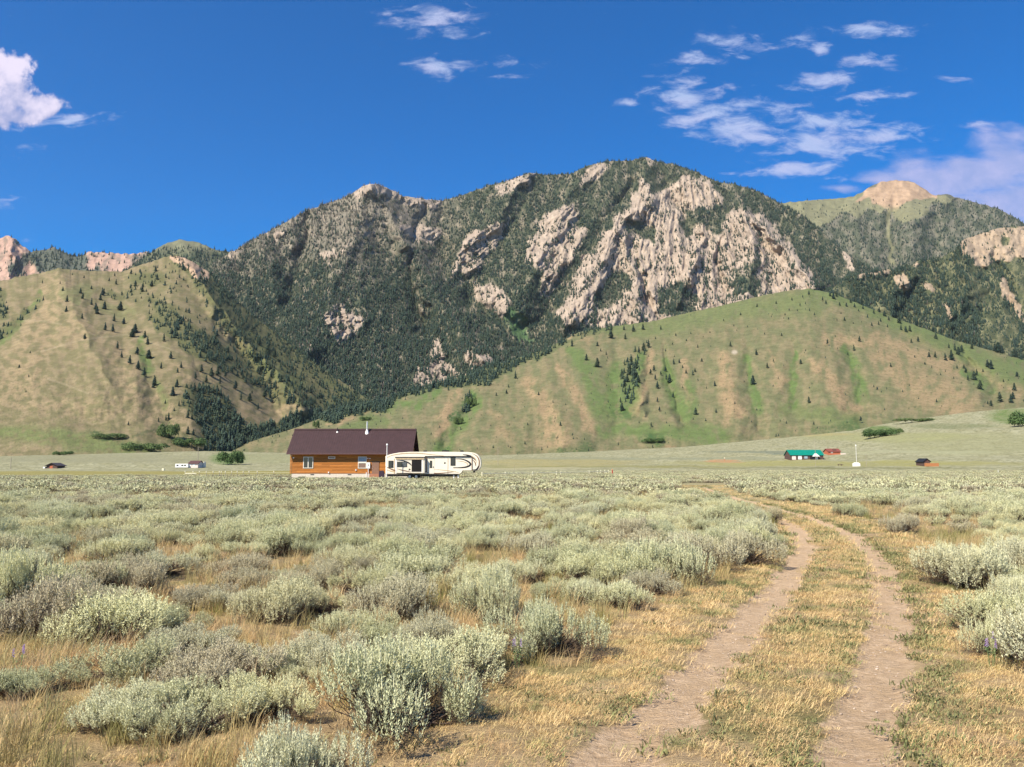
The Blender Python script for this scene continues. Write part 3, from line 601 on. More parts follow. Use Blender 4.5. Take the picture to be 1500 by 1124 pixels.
    f = maprange(t, math_n(t, 'MULTIPLY_ADD', math_n(t, 'SUBTRACT', n1, .5), 1.3, ru.outputs['Fac']), .25, .65)
    t.links.new(mixc(t, f, sc.outputs[0], soil), b.inputs['Base Color']); b.inputs['Roughness'].default_value = .95; b.inputs['Specular IOR Level'].default_value = .1
    bp = N(t, 'ShaderNodeBump'); bp.inputs['Strength'].default_value = 1.0; bp.inputs['Distance'].default_value = .045
    t.links.new(math_n(t, 'ADD', nst, math_n(t, 'MULTIPLY', n2, .4)), bp.inputs['Height']); t.links.new(bp.outputs[0], b.inputs['Normal'])
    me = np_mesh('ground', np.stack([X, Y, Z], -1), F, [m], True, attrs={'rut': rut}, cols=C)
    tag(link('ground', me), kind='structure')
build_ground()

# ----------------------------------------------------------------- scattering (only for uncountable stuff)
def lib(name, objs):
    c = bpy.data.collections.new(name)
    for o in objs: c.objects.link(o)
    return c
def lib_obj(name, me): return bpy.data.objects.new(name, me)
def scatter(name, pts, rot, scl, idx, coll, label, cat):
    me = bpy.data.meshes.new(name); n = len(pts); me.vertices.add(n); me.vertices.foreach_set('co', np.asarray(pts, np.float32).ravel())
    a = me.attributes.new('rot', 'FLOAT_VECTOR', 'POINT'); a.data.foreach_set('vector', np.asarray(rot, np.float32).ravel())
    a = me.attributes.new('scl', 'FLOAT_VECTOR', 'POINT'); a.data.foreach_set('vector', np.asarray(scl, np.float32).ravel())
    a = me.attributes.new('idx', 'INT', 'POINT'); a.data.foreach_set('value', np.asarray(idx, np.int32))
    me.update(); o = link(name, me)
    g = bpy.data.node_groups.new(name + '_nodes', 'GeometryNodeTree')
    g.interface.new_socket('Geometry', in_out='INPUT', socket_type='NodeSocketGeometry'); g.interface.new_socket('Geometry', in_out='OUTPUT', socket_type='NodeSocketGeometry')
    gi = g.nodes.new('NodeGroupInput'); go = g.nodes.new('NodeGroupOutput'); ip = g.nodes.new('GeometryNodeInstanceOnPoints'); ci = g.nodes.new('GeometryNodeCollectionInfo')
    ci.inputs['Collection'].default_value = coll; ci.inputs['Separate Children'].default_value = True; ci.inputs['Reset Children'].default_value = True
    def na(nm, ty):
        k = g.nodes.new('GeometryNodeInputNamedAttribute'); k.data_type = ty; k.inputs['Name'].default_value = nm; return k.outputs['Attribute']
    e2r = g.nodes.new('FunctionNodeEulerToRotation'); L = g.links.new
    L(gi.outputs[0], ip.inputs['Points']); L(ci.outputs[0], ip.inputs['Instance']); ip.inputs['Pick Instance'].default_value = True
    L(na('idx', 'INT'), ip.inputs['Instance Index']); L(na('rot', 'FLOAT_VECTOR'), e2r.inputs[0]); L(e2r.outputs[0], ip.inputs['Rotation']); L(na('scl', 'FLOAT_VECTOR'), ip.inputs['Scale'])
    L(ip.outputs[0], go.inputs[0]); md = o.modifiers.new('scatter', 'NODES'); md.node_group = g
    return tag(o, label, cat, kind='stuff')

# ----------------------------------------------------------------- conifers
M_con = leafy('conifer_needles', [(0.040,0.068,0.054),(0.055,0.086,0.060),(0.072,0.098,0.060),(0.045,0.076,0.068)], .85, .1)
M_snag = leafy('grey_conifer', [(0.19,0.165,0.14),(0.14,0.13,0.11),(0.11,0.12,0.08),(0.22,0.185,0.15)], .9, 0)
M_bark = simple('conifer_bark', (0.10, 0.075, 0.055), .9, var=.3)
M_broad = leafy('leafy_green', [(0.075,0.125,0.045),(0.095,0.15,0.05),(0.12,0.165,0.06)], .8, .2)
def conifer(seed, tiers, segs, h=1.0, w=.30, ragged=.35, low=.06):
    r = np.random.default_rng(seed); V = []; F = []
    for k in range(tiers):
        f = k/tiers; z0 = h*(low + (1-low)*f); z1 = min(h*(low+(1-low)*(f + 1.75/tiers)), h); rad = w*h*(1-f)**.85*(.85+.3*r.random()) + .012*h
        o = len(V); ph = r.random()*6.28; cx, cy = (r.random(2)-.5)*.05*h
        V.append((cx*.5, cy*.5, z1))
        for s in range(segs):
            a = ph + 2*pi*s/segs; rr = rad*(1 + ragged*(r.random()*2-1)*(1 if s % 2 else .6)) * (1 if s % 2 else .68); V.append((cx+rr*cos(a), cy+rr*sin(a), z0 - (.02*h if s % 2 else -.02*h) + .02*h*r.random()))
        for s in range(segs): F.append((o, o+1+s, o+1+(s+1) % segs))
        V.append((cx, cy, z0+.03*h)); c = len(V)-1
        for s in range(segs): F.append((c, o+1+(s+1) % segs, o+1+s))
    return np.array(V), np.array(F)
def trunk_mesh(h=1.0, r=.018):
    m = MB(); m.tube((0,0,-.06*h),(0,0,.75*h), r*h, r*.4*h, 7); me = bpy.data.meshes.new('trunk'); me.from_pydata(m.v, [], m.f); me.materials.append(M_bark); me.update(); return me
FOR_LIB = []
for s in range(5):
    v, f = conifer(100+s, 4, 6, 1, .20+.03*(s % 3), .4); FOR_LIB.append(lib_obj('a_fir_%d' % s, np_mesh('fir', v, f, [M_con])))
for s in range(3):
    v, f = conifer(200+s, 4, 5, 1, .13+.03*s, .7); FOR_LIB.append(lib_obj('b_snag_%d' % s, np_mesh('snag', v, f, [M_snag])))
C_FOR = lib('forest_kinds', FOR_LIB)
def forest_density_main(px, py):
    rk = samp(M_rock, px, py); n = fbm(px/16, py/20, 4, 81); n2 = .6*fbm(px/5, py/12, 3, 83) + .9*(.25-ridged(np.arctan2(px-1000, py-120)*13+.3*fbm(px/25, py/25, 2, 4), np.hypot(px-1000, py-120)/190, 3, 47, .5))
    d = 1.0 + .45*n
    d = d - .86*sstep(.05, .85, rk + .30*n)*(1.0 - .6*sstep(-.2, .35, n2 + .35*n)); d = d*(1-.93*sstep(.3, .7, samp(M_green, px, py)))
    d = d - .25*sstep(.25, .55, fbm(px/10, py/14, 5, 25)) 
    burnt = sstep(430, 330, py + 30*fbm(px/60, py/60, 3, 6))*sstep(700, 600, px); return np.clip(d*(1-.25*burnt), 0, 1.2), .8*burnt
fpts = []; frot = []; fscl = []; fidx = []
def grow(L, n, dens, hmin, hmax, ybelow=None, snag=None, mind=0.0):
    x0, x1 = L['crest'][0, 0], L['crest'][-1, 0]; px = rng.uniform(max(x0, -180), min(x1, 1680), n)
    yc = np.interp(px, L['crest'][:, 0], L['crest'][:, 1]); yb = np.minimum(np.interp(px, L['base'][:, 0], L['base'][:, 1]), 676)
    py = yc - 1 + rng.random(n)*(yb-yc+1)
    if ybelow is not None:
        k = py < ybelow(px); px = px[k]; py = py[k]
    d = dens(px, py); sn = np.zeros(len(px))
    if isinstance(d, tuple): d, sn = d
    k = rng.random(len(px)) < d; px = px[k]; py = py[k]; sn = sn[k]
    pos, t = hit(L, px, py); k = (t > 0.01) & (t <= 1.02); pos = pos[k]; px = px[k]; py = py[k]; sn = sn[k]; n = len(pos)
    h = hmin + (hmax-hmin)*rng.random(n)**1.3; h *= 1 + .25*fbm(px/20, py/20, 2, 84)
    isn = rng.random(n) < (sn*.75 + (snag or 0)); w = .85 + .4*rng.random(n)
    pos[:, 2] -= .06*h
    fpts.append(pos); frot.append(np.stack([np.zeros(n), np.zeros(n), rng.random(n)*6.28], -1)); fscl.append(np.stack([h*w, h*w, h], -1)); fidx.append(np.where(isn, 5+rng.integers(0, 3, n), rng.integers(0, 5, n)))
LM = LAYERS['mountain']; LRg = LAYERS['forested_ridge']; LL = LAYERS['grassy_hill']; LR = LAYERS['grassy_spur']
def hide_main(px): return np.minimum(np.interp(px, LR['crest'][:, 0], LR['crest'][:, 1]), np.where(px < 560, np.interp(px, LL['crest'][:, 0], LL['crest'][:, 1]), 999)) + 12
grow(LM, 110000, lambda x, y: forest_density_main(x, y), 9, 18, hide_main, .10)
def dens_ridge(px, py):
    rk = samp(R_rock, px, py); n = fbm(px/16, py/20, 4, 82); return np.clip(1.0+.5*n-.85*sstep(.3, .7, rk), 0, 1)
grow(LRg, 26000, dens_ridge, 8, 16, lambda px: np.interp(px, LR['crest'][:, 0], LR['crest'][:, 1])+12, .04)
grow(LAYERS['far_peak'], 16000, lambda px, py: (np.clip((.95+.4*fbm(px/14, py/18, 3, 85))*(1-.93*sstep(.2, .6, samp(PEAKTAN, px, py)))*(1-.85*sstep(.3, .7, samp(PEAKGRASS, px, py)))*sstep(284, 300, py), 0, 1), .35*sstep(0, .3, fbm(px/40, py/40, 2, 86))), 11, 21)
grow(LAYERS['far_crags'], 3600, lambda px, py: np.clip(.12+.9*samp(FARV, px, py)+.4*fbm(px/10, py/10, 3, 87), 0, 1), 14, 26, lambda px: np.interp(px, LL['crest'][:, 0], LL['crest'][:, 1])+8)
grow(LAYERS['far_dome'], 4200, lambda px, py: sstep(356, 376, py+4*fbm(px/10, py/10, 2, 3)), 12, 22, hide_main)
grow(LL, 66000, lambda px, py: np.clip(samp(LFDENS, px, py)-.08, 0, 1)**2.1*(1-.8*samp(LFROCK, px, py))*np.clip(.72+1.1*fbm(px/10, py/8, 3, 88), .08, 1.3), 6, 14, lambda px: np.where(px > 300, np.interp(px, LR['crest'][:, 0], LR['crest'][:, 1])+8, 999))
grow(LL, 5000, lambda px, py: np.clip(.10+.5*fbm(px/12, py/12, 3, 89), 0, .5), 1.5, 4.5, lambda px: np.where(px > 300, 0, 0))
grow(LR, 6000, lambda px, py: np.clip(.10+.5*fbm(px/12, py/12, 3, 90), 0, .5), 1.5, 4.5)
grow(LR, 44000, lambda px, py: np.clip(samp(RFDENS, px, py)-.08, 0, 1)**2.3, 8, 15)
scatter('forest', np.concatenate(fpts), np.concatenate(frot), np.concatenate(fscl), np.concatenate(fidx), C_FOR, 'dark conifer forest covering the mountain slopes and filling the ravines', 'forest')

# single conifers on the grass hills
T_LEFT = [(98,443,9),(97,458,8),(120,467,7),(124,497,7),(44,519,4),(154,484,10),(165,486,10),(167,471,10),(176,455,12),(153,453,10),(140,454,9),(142,460,10),(134,447,9),(150,433,10),(147,440,9),(181,475,9),(212,495,9),(194,494,11),(198,488,12),(172,511,10),(178,524,8),(190,533,11),(202,541,11),(211,550,10),(201,519,9),(218,525,11),(216,505,10),(226,565,13),(224,568,9),(250,526,10),(253,580,12),(259,567,10),(260,547,7),(286,555,9),(285,572,10),(322,563,10),(310,552,12),(319,550,12),(345,570,11),(366,588,11),(369,577,5),(388,582,11),(353,586,10),(242,592,6),(255,603,5),(275,613,10),(281,615,6),(247,615,9),(243,616,7),(232,618,6),(188,623,5),(275,636,10),(283,638,8),(28,539,4),(42,553,4),(208,428,10),(62,416,5),(92,427,6),(118,430,7),(121,438,8),(134,424,5),(168,405,5),(230,410,8),(205,410,6),(222,420,9),(228,398,8),(192,402,6),(198,420,8),(170,417,7),(160,412,5),(106,404,4),(123,408,4),(88,417,4),(38,575,3),(300,600,9),(262,596,8),(236,540,8),(240,500,10),(265,540,9),(295,545,10),(302,560,9),(330,552,8),(340,546,9),(356,555,8),(372,560,9),(380,548,8),(395,562,9),(404,570,8),(412,560,10),(418,575,9),(428,566,8),(440,575,9),(448,585,8),(455,576,9),(470,584,8),(398,590,8),(378,600,8),(420,592,7),(435,600,8),(460,598,7),(392,520,14),(402,524,12),(380,505,10),(358,500,10),(347,510,9),(370,486,9)]
T_RIGHT = [(838,508,10),(803,519,8),(859,528,9),(875,538,13),(875,507,6),(895,496,14),(914,484,8),(916,497,8),(928,486,10),(942,483,8),(968,483,6),(943,513,10),(950,509,11),(936,517,9),(925,535,12),(931,541,14),(922,549,15),(929,556,14),(935,560,10),(919,560,12),(911,553,12),(914,566,10),(916,578,9),(922,572,8),(911,602,11),(928,578,6),(909,590,8),(981,561,12),(976,556,8),(963,569,10),(958,543,8),(953,548,7),(975,544,6),(987,534,8),(986,583,8),(963,589,7),(966,602,6),(960,556,7),(968,549,5),(1019,608,10),(1049,605,6),(1047,566,7),(1015,550,7),(1018,545,6),(1070,507,6),(954,625,6),(821,624,6),(817,642,4),(856,645,4),(769,651,5),(773,623,4),(789,579,5),(742,577,6),(727,580,5),(755,555,10),(745,568,5),(956,656,4),(1000,540,5),(1005,548,6),(995,532,6),(1028,530,5),(1022,510,5),(880,515,5),(888,520,5),(1108,520,8),(1124,539,7),(1103,563,12),(1173,533,6),(1212,504,7),(1259,501,8),(1251,514,8),(1305,539,6),(1185,590,8),(1261,617,6),(1192,622,4),(1152,621,4),(1372,590,5),(1465,589,12),(1481,590,10),(1484,584,8),(1436,570,11),(1427,557,11),(1418,557,7),(1431,550,8),(1452,541,11),(1447,538,9),(1486,572,9),(1490,552,6),(1452,595,7),(1447,592,4),(1394,528,13),(1385,528,9),(1370,524,8),(1361,524,7),(1404,520,10),(1409,516,9),(1399,514,9),(1424,511,8),(1428,505,7),(1371,497,8),(1335,503,6),(1345,501,7),(1317,474,9),(1271,467,6),(1277,479,6),(1287,477,6),(1290,472,5),(1237,470,5),(1327,487,8),(1333,486,8),(1320,484,7),(1367,485,7),(1347,475,9),(1342,472,8),(1463,516,13),(1458,514,10),(1468,512,10),(1485,519,10),(1489,509,8),(1493,518,9),(1185,432,6),(1137,445,4),(1109,450,5),(1221,438,8),(1216,434,7),(1225,435,8),(1269,446,9),(1262,442,8),(1145,492,4),(1407,501,6),(1285,572,5),(1280,568,4),(1242,520,4),(1227,512,3),(1209,525,3),(1133,530,4),(1180,515,3),(1155,468,3),(1130,465,3),(1156,455,3),(1168,456,3),(1186,456,4),(1193,462,4),(1150,462,3),(1160,440,4),(1176,436,4),(1172,448,4),(1180,446,4),(1205,440,5),(1210,445,5),(1230,448,5),(1240,450,6),(1246,445,7),(1252,452,7),(1258,458,5),(1264,454,6),(1280,460,6),(1288,458,7),(1296,464,8),(1302,470,6),(1226,470,3),(1232,460,3),(1250,475,3),(1262,474,3),(1300,480,4),(1355,535,4),(1365,540,4),(1378,550,3),(1397,555,3),(1402,540,5),(1412,540,5),(1415,546,6),(1440,545,4),(1390,510,6),(1470,560,4),(1385,545,3),(1040,488,3),(1060,470,3),(1085,462,4),(1075,478,3),(1012,490,4),(1030,495,3),(1005,500,3),(990,492,4),(1095,480,3),(1120,490,3),(985,505,3),(960,497,4),(975,515,4),(1035,570,4),(1090,560,3),(1140,555,3),(1330,515,3),(1340,525,4)]
def cone_kind(seed, w):
    v, f = conifer(seed, 9, 12, 1, w, .35, .07); return np_mesh('crown', v, f, [M_con])
CK_ = [cone_kind(300+i, .19+.03*(i % 5)) for i in range(7)]; TRK = trunk_mesh()
def tree_objs(lst, L, lab, labbig, group, uniq):
    for i, (px, py, hp) in enumerate(lst):
        pos, t = hit(L, np.array([float(px)]), np.array([float(py)])); p = pos[0]
        if t[0] > 1: p[2] -= 0
        h = hp*1.12*math.hypot(p[0], p[1])/FOC
        tr = empty('conifer_tree', (float(p[0]), float(p[1]), float(p[2])), random.random()*6.28); w = 1.0+.4*random.random() + (.25 if hp >= 11 else 0)
        tr.scale = (h*w, h*w, h)
        link('crown', CK_[i % 7], tr); link('trunk', TRK, tr)
        tag(tr, uniq.get(i, labbig if hp >= 9 else lab), 'tree', group)
random.seed(3)
tree_objs(T_LEFT, LL, 'small dark conifer standing on the tan grassy hill at the left', 'taller dark conifer among the scattered trees on the left grassy hill', 'conifers scattered on the left grassy hill',
   {4:'lone tiny dark conifer far to the left on the bare tan hillside'})
tree_objs(T_RIGHT, LR, 'small dark conifer dotted on the green spur right of centre', 'larger dark conifer on the green spur right of centre', 'conifers dotted over the green spur',
   {39:'dark conifer standing by itself low on the green slope above the track'})

# ----------------------------------------------------------------- sagebrush
M_sage = leafy('sage_leaves', [(0.59,0.575,0.345),(0.48,0.49,0.30),(0.66,0.63,0.37),(0.57,0.565,0.37),(0.43,0.37,0.25),(0.62,0.605,0.35),(0.42,0.43,0.25),(0.68,0.63,0.36)], .8, .06, patch=(.22, (0.50,0.46,0.29), .58, .78))
M_stalk = simple('sage_seed_stalk', (0.72, 0.69, 0.44), .8, var=.15)
M_twig = simple('sage_bark', (0.10, 0.070, 0.050), .9, var=.35, scale=20)
def leaf_quads(c, d, wdir, l, w):
    """diamond leaf from base c along d"""
    a = c; b = c + d*l[:, None]*.55 + wdir*w[:, None]; e = c + d*l[:, None]; g = c + d*l[:, None]*.55 - wdir*w[:, None]
    return np.stack([a, b, e, g], 1).reshape(-1, 3)
def unit(v): return v/np.maximum(np.linalg.norm(v, axis=-1, keepdims=True), 1e-9)
def sage(seed, nshoot, nleaf, R0=.5, H=.55, ll=.030, lw=.0048, spiky=.5, slen=.13):
    r = np.random.default_rng(seed)
    nl = 11 + seed % 5; lc = np.stack([r.normal(0, .24, nl), r.normal(0, .24, nl), .10+.28*r.random(nl)], -1)*np.array([R0*2, R0*2, H*1.5]); lr = (.20+.17*r.random(nl))*R0*2*.62
    lc[0] = (0, 0, .25*H); lr[0] = .42*R0
    k = r.integers(0, nl, nshoot); th = r.random(nshoot)*6.28; cz = 1 - 1.25*r.random(nshoot); cz = np.clip(cz, -.25, 1); sr = np.sqrt(1-cz**2)
    dirs = np.stack([sr*np.cos(th), sr*np.sin(th), cz], -1); rad = lr[k]*(.72+.3*r.random(nshoot))
    tip = lc[k] + dirs*rad[:, None]*np.array([1, 1, .95]); tip[:, 2] = np.clip(tip[:, 2], .03, None)
    tip[:, 2] *= 1 + .12*fbm(tip[:, 0]*7, tip[:, 1]*7, 2, seed)
    axis = unit(dirs*.55 + np.array([0, 0, 1.0])*(.55+spiky) + r.normal(0, .14, (nshoot, 3)))
    sl = slen*(.6+.8*r.random(nshoot)); base = tip - axis*sl[:, None]*.6
    t = np.tile((np.arange(nleaf)+.5)/nleaf, nshoot); B = np.repeat(base, nleaf, 0); A = np.repeat(axis, nleaf, 0); S = np.repeat(sl, nleaf); n = len(t)
    e1 = unit(np.cross(A, np.array([.3, .9, .1]))); e2 = np.cross(A, e1); ph = r.random(n)*6.28; out = e1*np.cos(ph)[:, None] + e2*np.sin(ph)[:, None]
    c = B + A*(S*t)[:, None] + out*.004; op = .75 - .35*t + .2*r.normal(size=n); d = unit(A*(1.05-op*.5)[:, None] + out*op[:, None]); wd = unit(np.cross(d, A) + r.normal(0, .25, (n, 3)))
    l = ll*(.6+.8*r.random(n)); V = leaf_quads(c, d, wd, l, lw*(.8+.5*r.random(n))); F = np.arange(len(V)).reshape(-1, 4)
    # crooked woody branches
    wv = []; wf = []
    def seg(p, q, a, b):
        dd = unit((q-p)[None])[0]; x = np.cross(dd, (.2, .9, .3)); x /= np.linalg.norm(x)+1e-9; y = np.cross(dd, x); o = len(wv)
        for cc_, rr in ((p, a), (q, b)):
            for j in range(3): wv.append(cc_ + rr*(cos(j*2.094)*x + sin(j*2.094)*y))
        for j in range(3): k2 = (j+1) % 3; wf.append((o+j, o+k2, o+3+k2, o+3+j))
    sel = r.choice(nshoot, max(10, nshoot//5), replace=False)
    for i in sel:
        p0 = np.array([r.normal(0, .05)*R0*2, r.normal(0, .05)*R0*2, -.03]); q = base[i]; m1_ = p0 + (q-p0)*.4 + r.normal(0, .035, 3); m1_[2] = abs(m1_[2])*.7+.02; m2 = p0+(q-p0)*.75 + r.normal(0, .02, 3)
        seg(p0, m1_, .009, .006); seg(m1_, m2, .006, .0035); seg(m2, q, .0035, .002)
    # dead grey-brown twigs filling the lower half of the plant
    nt = int(nshoot*1.3); kk = r.integers(0, nl, nt); ang = r.random(nt)*6.28; q0 = lc[kk] + np.stack([np.cos(ang), np.sin(ang), np.zeros(nt)], -1)*(lr[kk]*(.35+.55*r.random(nt)))[:, None]; q0[:, 2] = (.02+.55*r.random(nt)**1.2)*H*.75
    dd_ = unit(np.stack([np.cos(ang)*.5, np.sin(ang)*.5, np.ones(nt)*.9], -1) + r.normal(0, .3, (nt, 3))); sw = unit(np.cross(dd_, r.normal(size=(nt, 3)))); V2 = leaf_quads(q0, dd_, sw, (.10+.10*r.random(nt))*(ll/.030)**.5, np.full(nt, lw*.55)); o_ = len(wv); wv += list(V2); wf += [tuple(o_+4*i+j for j in range(4)) for i in range(nt)]
    # upright seed stalks
    top = np.where((cz > .35))[0]; ns = int(nshoot*.07*(.3+spiky*1.8)); st = r.choice(top, min(ns, len(top)), replace=False); sv = []; sf = []
    for i in st:
        p = tip[i]-axis[i]*.02; a = unit((axis[i]*.5+np.array([0, 0, 1.0])+r.normal(0, .08, 3))[None])[0]; L_ = .035+.075*r.random()*(.5+spiky)
        q = p + a*L_; x = np.cross(a, (.3, .9, 0)); x /= np.linalg.norm(x)+1e-9; y = np.cross(a, x); o = len(sv)
        for cc_, rr in ((p, .0018), (p+(q-p)*.5, .0036), (q, .0010)):
            for j in range(3): sv.append(cc_ + rr*(cos(j*2.094)*x+sin(j*2.094)*y))
        for lv in range(2):
            for j in range(3): k2 = (j+1) % 3; sf.append((o+lv*3+j, o+lv*3+k2, o+lv*3+3+k2, o+lv*3+3+j))
    lo = np.percentile(V, 1.5, 0); hi = np.percentile(V, 98.5, 0); sc_ = np.array([1/(hi[0]-lo[0]), 1/(hi[1]-lo[1]), .52/hi[2]]); off = np.array([(lo[0]+hi[0])/2, (lo[1]+hi[1])/2, 0])
    V = (V-off)*sc_; wv = (np.array(wv)-off)*sc_; sv = (np.array(sv)-off)*sc_
    return (V, F), (wv, np.array(wf)), (sv, np.array(sf))
NEARK = []
for s in range(9):
    (V, F), (wv, wf), (sv, sf) = sage(400+s, 1350, 26, .5, .55, ll=.020, lw=.0034, spiky=[.2,.9,.5,.1,1.1,.4,.7,.15,.6][s])
    NEARK.append((np_mesh('foliage', np.concatenate([V, sv]), np.concatenate([F, sf+len(V)]), [M_sage, M_stalk], midx=np.concatenate([np.zeros(len(F)), np.ones(len(sf))])), np_mesh('branches', wv, wf, [M_twig])))
def joined(seed, nshoot, nleaf, **kw):
    (V, F), (wv, wf), (sv, sf) = sage(seed, nshoot, nleaf, **kw)
    VV = np.concatenate([V, wv, sv]); FF = np.concatenate([F, wf+len(V), sf+len(V)+len(wv)])
    return np_mesh('sage', VV, FF, [M_sage, M_twig, M_stalk], midx=np.concatenate([np.zeros(len(F)), np.ones(len(wf)), np.full(len(sf), 2)]))
MIDK = [lib_obj('a_mid_%d' % s, joined(500+s, 380, 13, ll=.036, lw=.0072, spiky=[.1,.5,.2,.0,.4,.1][s])) for s in range(6)]
FARK = [lib_obj('b_far_%d' % s, joined(600+s, 90, 6, ll=.085, lw=.018, slen=.15, spiky=[.0,.3,.1,.0][s])) for s in range(4)]
C_SAGE = lib('sage_kinds', MIDK+FARK)

HAND = [ # base px, base py, width px, height px, kind, label
 (565,1082,215,142,1,'largest sagebrush in front, broad and spiky, at the edge of the dirt track grass'),(425,1150,150,100,4,'sagebrush cut off by the bottom edge of the photo'),
 (185,1068,120,58,0,'low sagebrush at the front left end of the long row above the dry grass'),(295,1078,150,66,5,'sagebrush with bare dark stems showing below, in the front row'),(400,1058,130,72,3,'rounded sagebrush between the front row and the largest bush'),
 (195,1003,135,58,7,'sagebrush with an open brown twiggy hollow, left of the front row'),(320,1018,150,66,0,None),(45,1022,100,42,3,'small low sagebrush alone in dry grass at the left edge'),
 (170,950,150,76,7,'bright yellowish sagebrush clump with a dark hollow at the left'),(65,942,110,92,2,None),(185,882,95,62,5,None),(20,905,90,95,1,'tall spiky sagebrush at the left edge'),(410,915,100,72,2,'rounded bushy sagebrush standing in the grass left of centre'),
 (300,898,75,38,7,None),(540,883,92,50,3,None),(620,852,104,50,7,None),(725,918,88,88,4,'tall spiky sagebrush just behind the bush with broken twigs'),(798,968,124,90,1,'sagebrush with dark broken twigs at its right foot beside the track grass'),
 (630,962,85,66,6,'upright sagebrush behind the largest bush'),(885,898,104,44,4,'low wide spiky sagebrush reaching toward the left wheel rut'),(1005,846,115,62,1,'pale feathery sagebrush at the inside of the track bend'),(950,850,90,45,4,None),(1102,798,58,42,6,'sagebrush nearest the left wheel rut at the bend'),
 (1422,852,68,50,6,'sagebrush standing right of the track, first of the dark clump'),(1480,856,80,62,2,None),(1478,972,76,60,4,'spiky sagebrush with purple flowers at its foot, right edge'),(1490,910,70,60,1,None),(1320,785,42,30,4,'isolated pale spiky sagebrush right of the track bend'),(1245,762,40,24,2,'isolated dark low sagebrush right of the track bend'),
 (250,940,90,50,3,None),(350,900,60,35,5,None),(110,1000,0,0,0,None),(480,990,110,62,0,None),(520,940,95,50,3,None),(400,990,110,45,5,None),(280,965,100,45,0,None),(120,890,90,60,5,None),(250,1045,90,40,0,None),(30,860,80,50,1,None),(350,850,75,38,2,None),
 (460,905,90,45,3,None),(930,815,80,40,5,None),(820,850,95,48,4,None),(760,862,85,42,3,None),(860,830,70,35,2,None),(1050,815,60,42,1,None),(990,880,0,0,0,None),(695,870,70,45,6,None),(560,950,80,40,2,None),(455,1000,70,35,5,None)]
bushes = []
for (px, py, wp, hp, k, lab) in HAND:
    if wp == 0: continue
    x, y = g2(px, py-wp*.10) if py < 1120 else g2(px, py)
    W_ = wp*math.hypot(x, y)/FOC*1.04; H_ = hp*math.hypot(x, y)/FOC*.80; bushes.append((float(x), float(y), W_, H_, k, lab))
# the rest of the sage field
cell = 0.92; xs = np.arange(-240, 240, cell); ys = np.arange(2.5, 345, cell); XX, YY = np.meshgrid(xs, ys); X = XX.ravel(); Y = YY.ravel()
k = np.abs(X) < Y*.70 + 4; X = X[k]; Y = Y[k]; X = X + rng.uniform(-.5, .5, len(X))*cell; Y = Y + rng.uniform(-.5, .5, len(Y))*cell
corr = inpoly(X, Y, CORRG)
for q in PATG: corr |= inpoly(X, Y, q)
dn = fbm(X/3.2, Y/3.2, 3, 91); dn2 = fbm(X/14, Y/14, 3, 92)
keep = ~corr & (dn + .5*dn2 > -.27)
px_, py_ = uv2px(X/Y, -CAMH/Y); lim = np.where(px_ < 600, 172, np.where(px_ < 900, 172+(px_-600)*.5, 338)) + 10*fbm(X/20, Y/20, 2, 93)
keep &= Y < lim; keep &= ~((X > -40) & (X < -4) & (Y > 124) & (Y < 152)); keep &= ~((X > -56) & (X < -38) & (Y > 143) & (Y < 150) & (rng.random(len(X)) < .6))
keep &= rng.random(len(X)) < np.interp(Y, [30, 60], [.95, .60])
# a track leads off through the sage beyond the bend
X = X[keep]; Y = Y[keep]; hb = np.array([(b[0], b[1], b[2]) for b in bushes])
near = Y < 32
ok = np.ones(len(X), bool)
for bx, by, bw in hb: ok &= ~(near & (np.hypot(X-bx, Y-by) < bw*.5+.26))
X = X[ok]; Y = Y[ok]; n = len(X); S = .54 + .80*rng.random(n)**1.7 + .18*fbm(X/5, Y/5, 2, 94); S = np.clip(S, .45, 1.6); S *= np.where(Y > 60, 1.25, 1.05)
# edges of the track carry smaller, greyer plants
inview = np.abs(X) < Y*.64+.5
order = np.argsort(np.where(inview & (Y > 4.6), Y/S, 1e9)); nobj = 300 - len(bushes); top = order[:nobj]; S[top] *= 1.04; rest = np.setdiff1d(np.arange(n), top); rest = rest[(Y[rest] > 10) | (np.abs(X[rest]) > 9)]; rest = rest[np.hypot(X[rest], Y[rest]) > 7]
def zone(x, y):
    trackx = np.interp(y, [p[1] for p in RUT_R], [p[0] for p in RUT_R])
    if x > trackx: return ('grey green sagebrush in the open brush right of the dirt track', 'sagebrush right of the track')
    if y < 9: return ('silvery sagebrush in the foreground brush left of the dirt track', 'foreground sagebrush left of the track')
    if y < 15: return ('silvery sagebrush in the middle of the dense brush left of the track', 'middle sagebrush left of the track')
    return ('small looking sagebrush in the farther dense brush left of the track', 'farther sagebrush left of the track')
def add_bush(x, y, wid, hei, kd, lab=None):
    z = float(ground_z(x, y)); t = empty('sagebrush', (x, y, z-.01), rng.random()*6.28); t.scale = (wid, wid, hei/.55)
    for nm, me in zip(('foliage', 'branches'), NEARK[kd]): link(nm, me, t)
    zl = zone(x, y); tag(t, lab or zl[0], 'shrub', zl[1])
for b in bushes: add_bush(b[0], b[1], b[2], b[3], b[4], b[5])
for i in top: add_bush(float(X[i]), float(Y[i]), float(S[i]), float(S[i]*(.36+.20*rng.random())), int(rng.integers(0, 9)))
Xr = X[rest]; Yr = Y[rest]; Sr = S[rest]; m = len(rest)
idx = np.where(Yr < 55, rng.integers(0, 6, m), 6+rng.integers(0, 4, m))
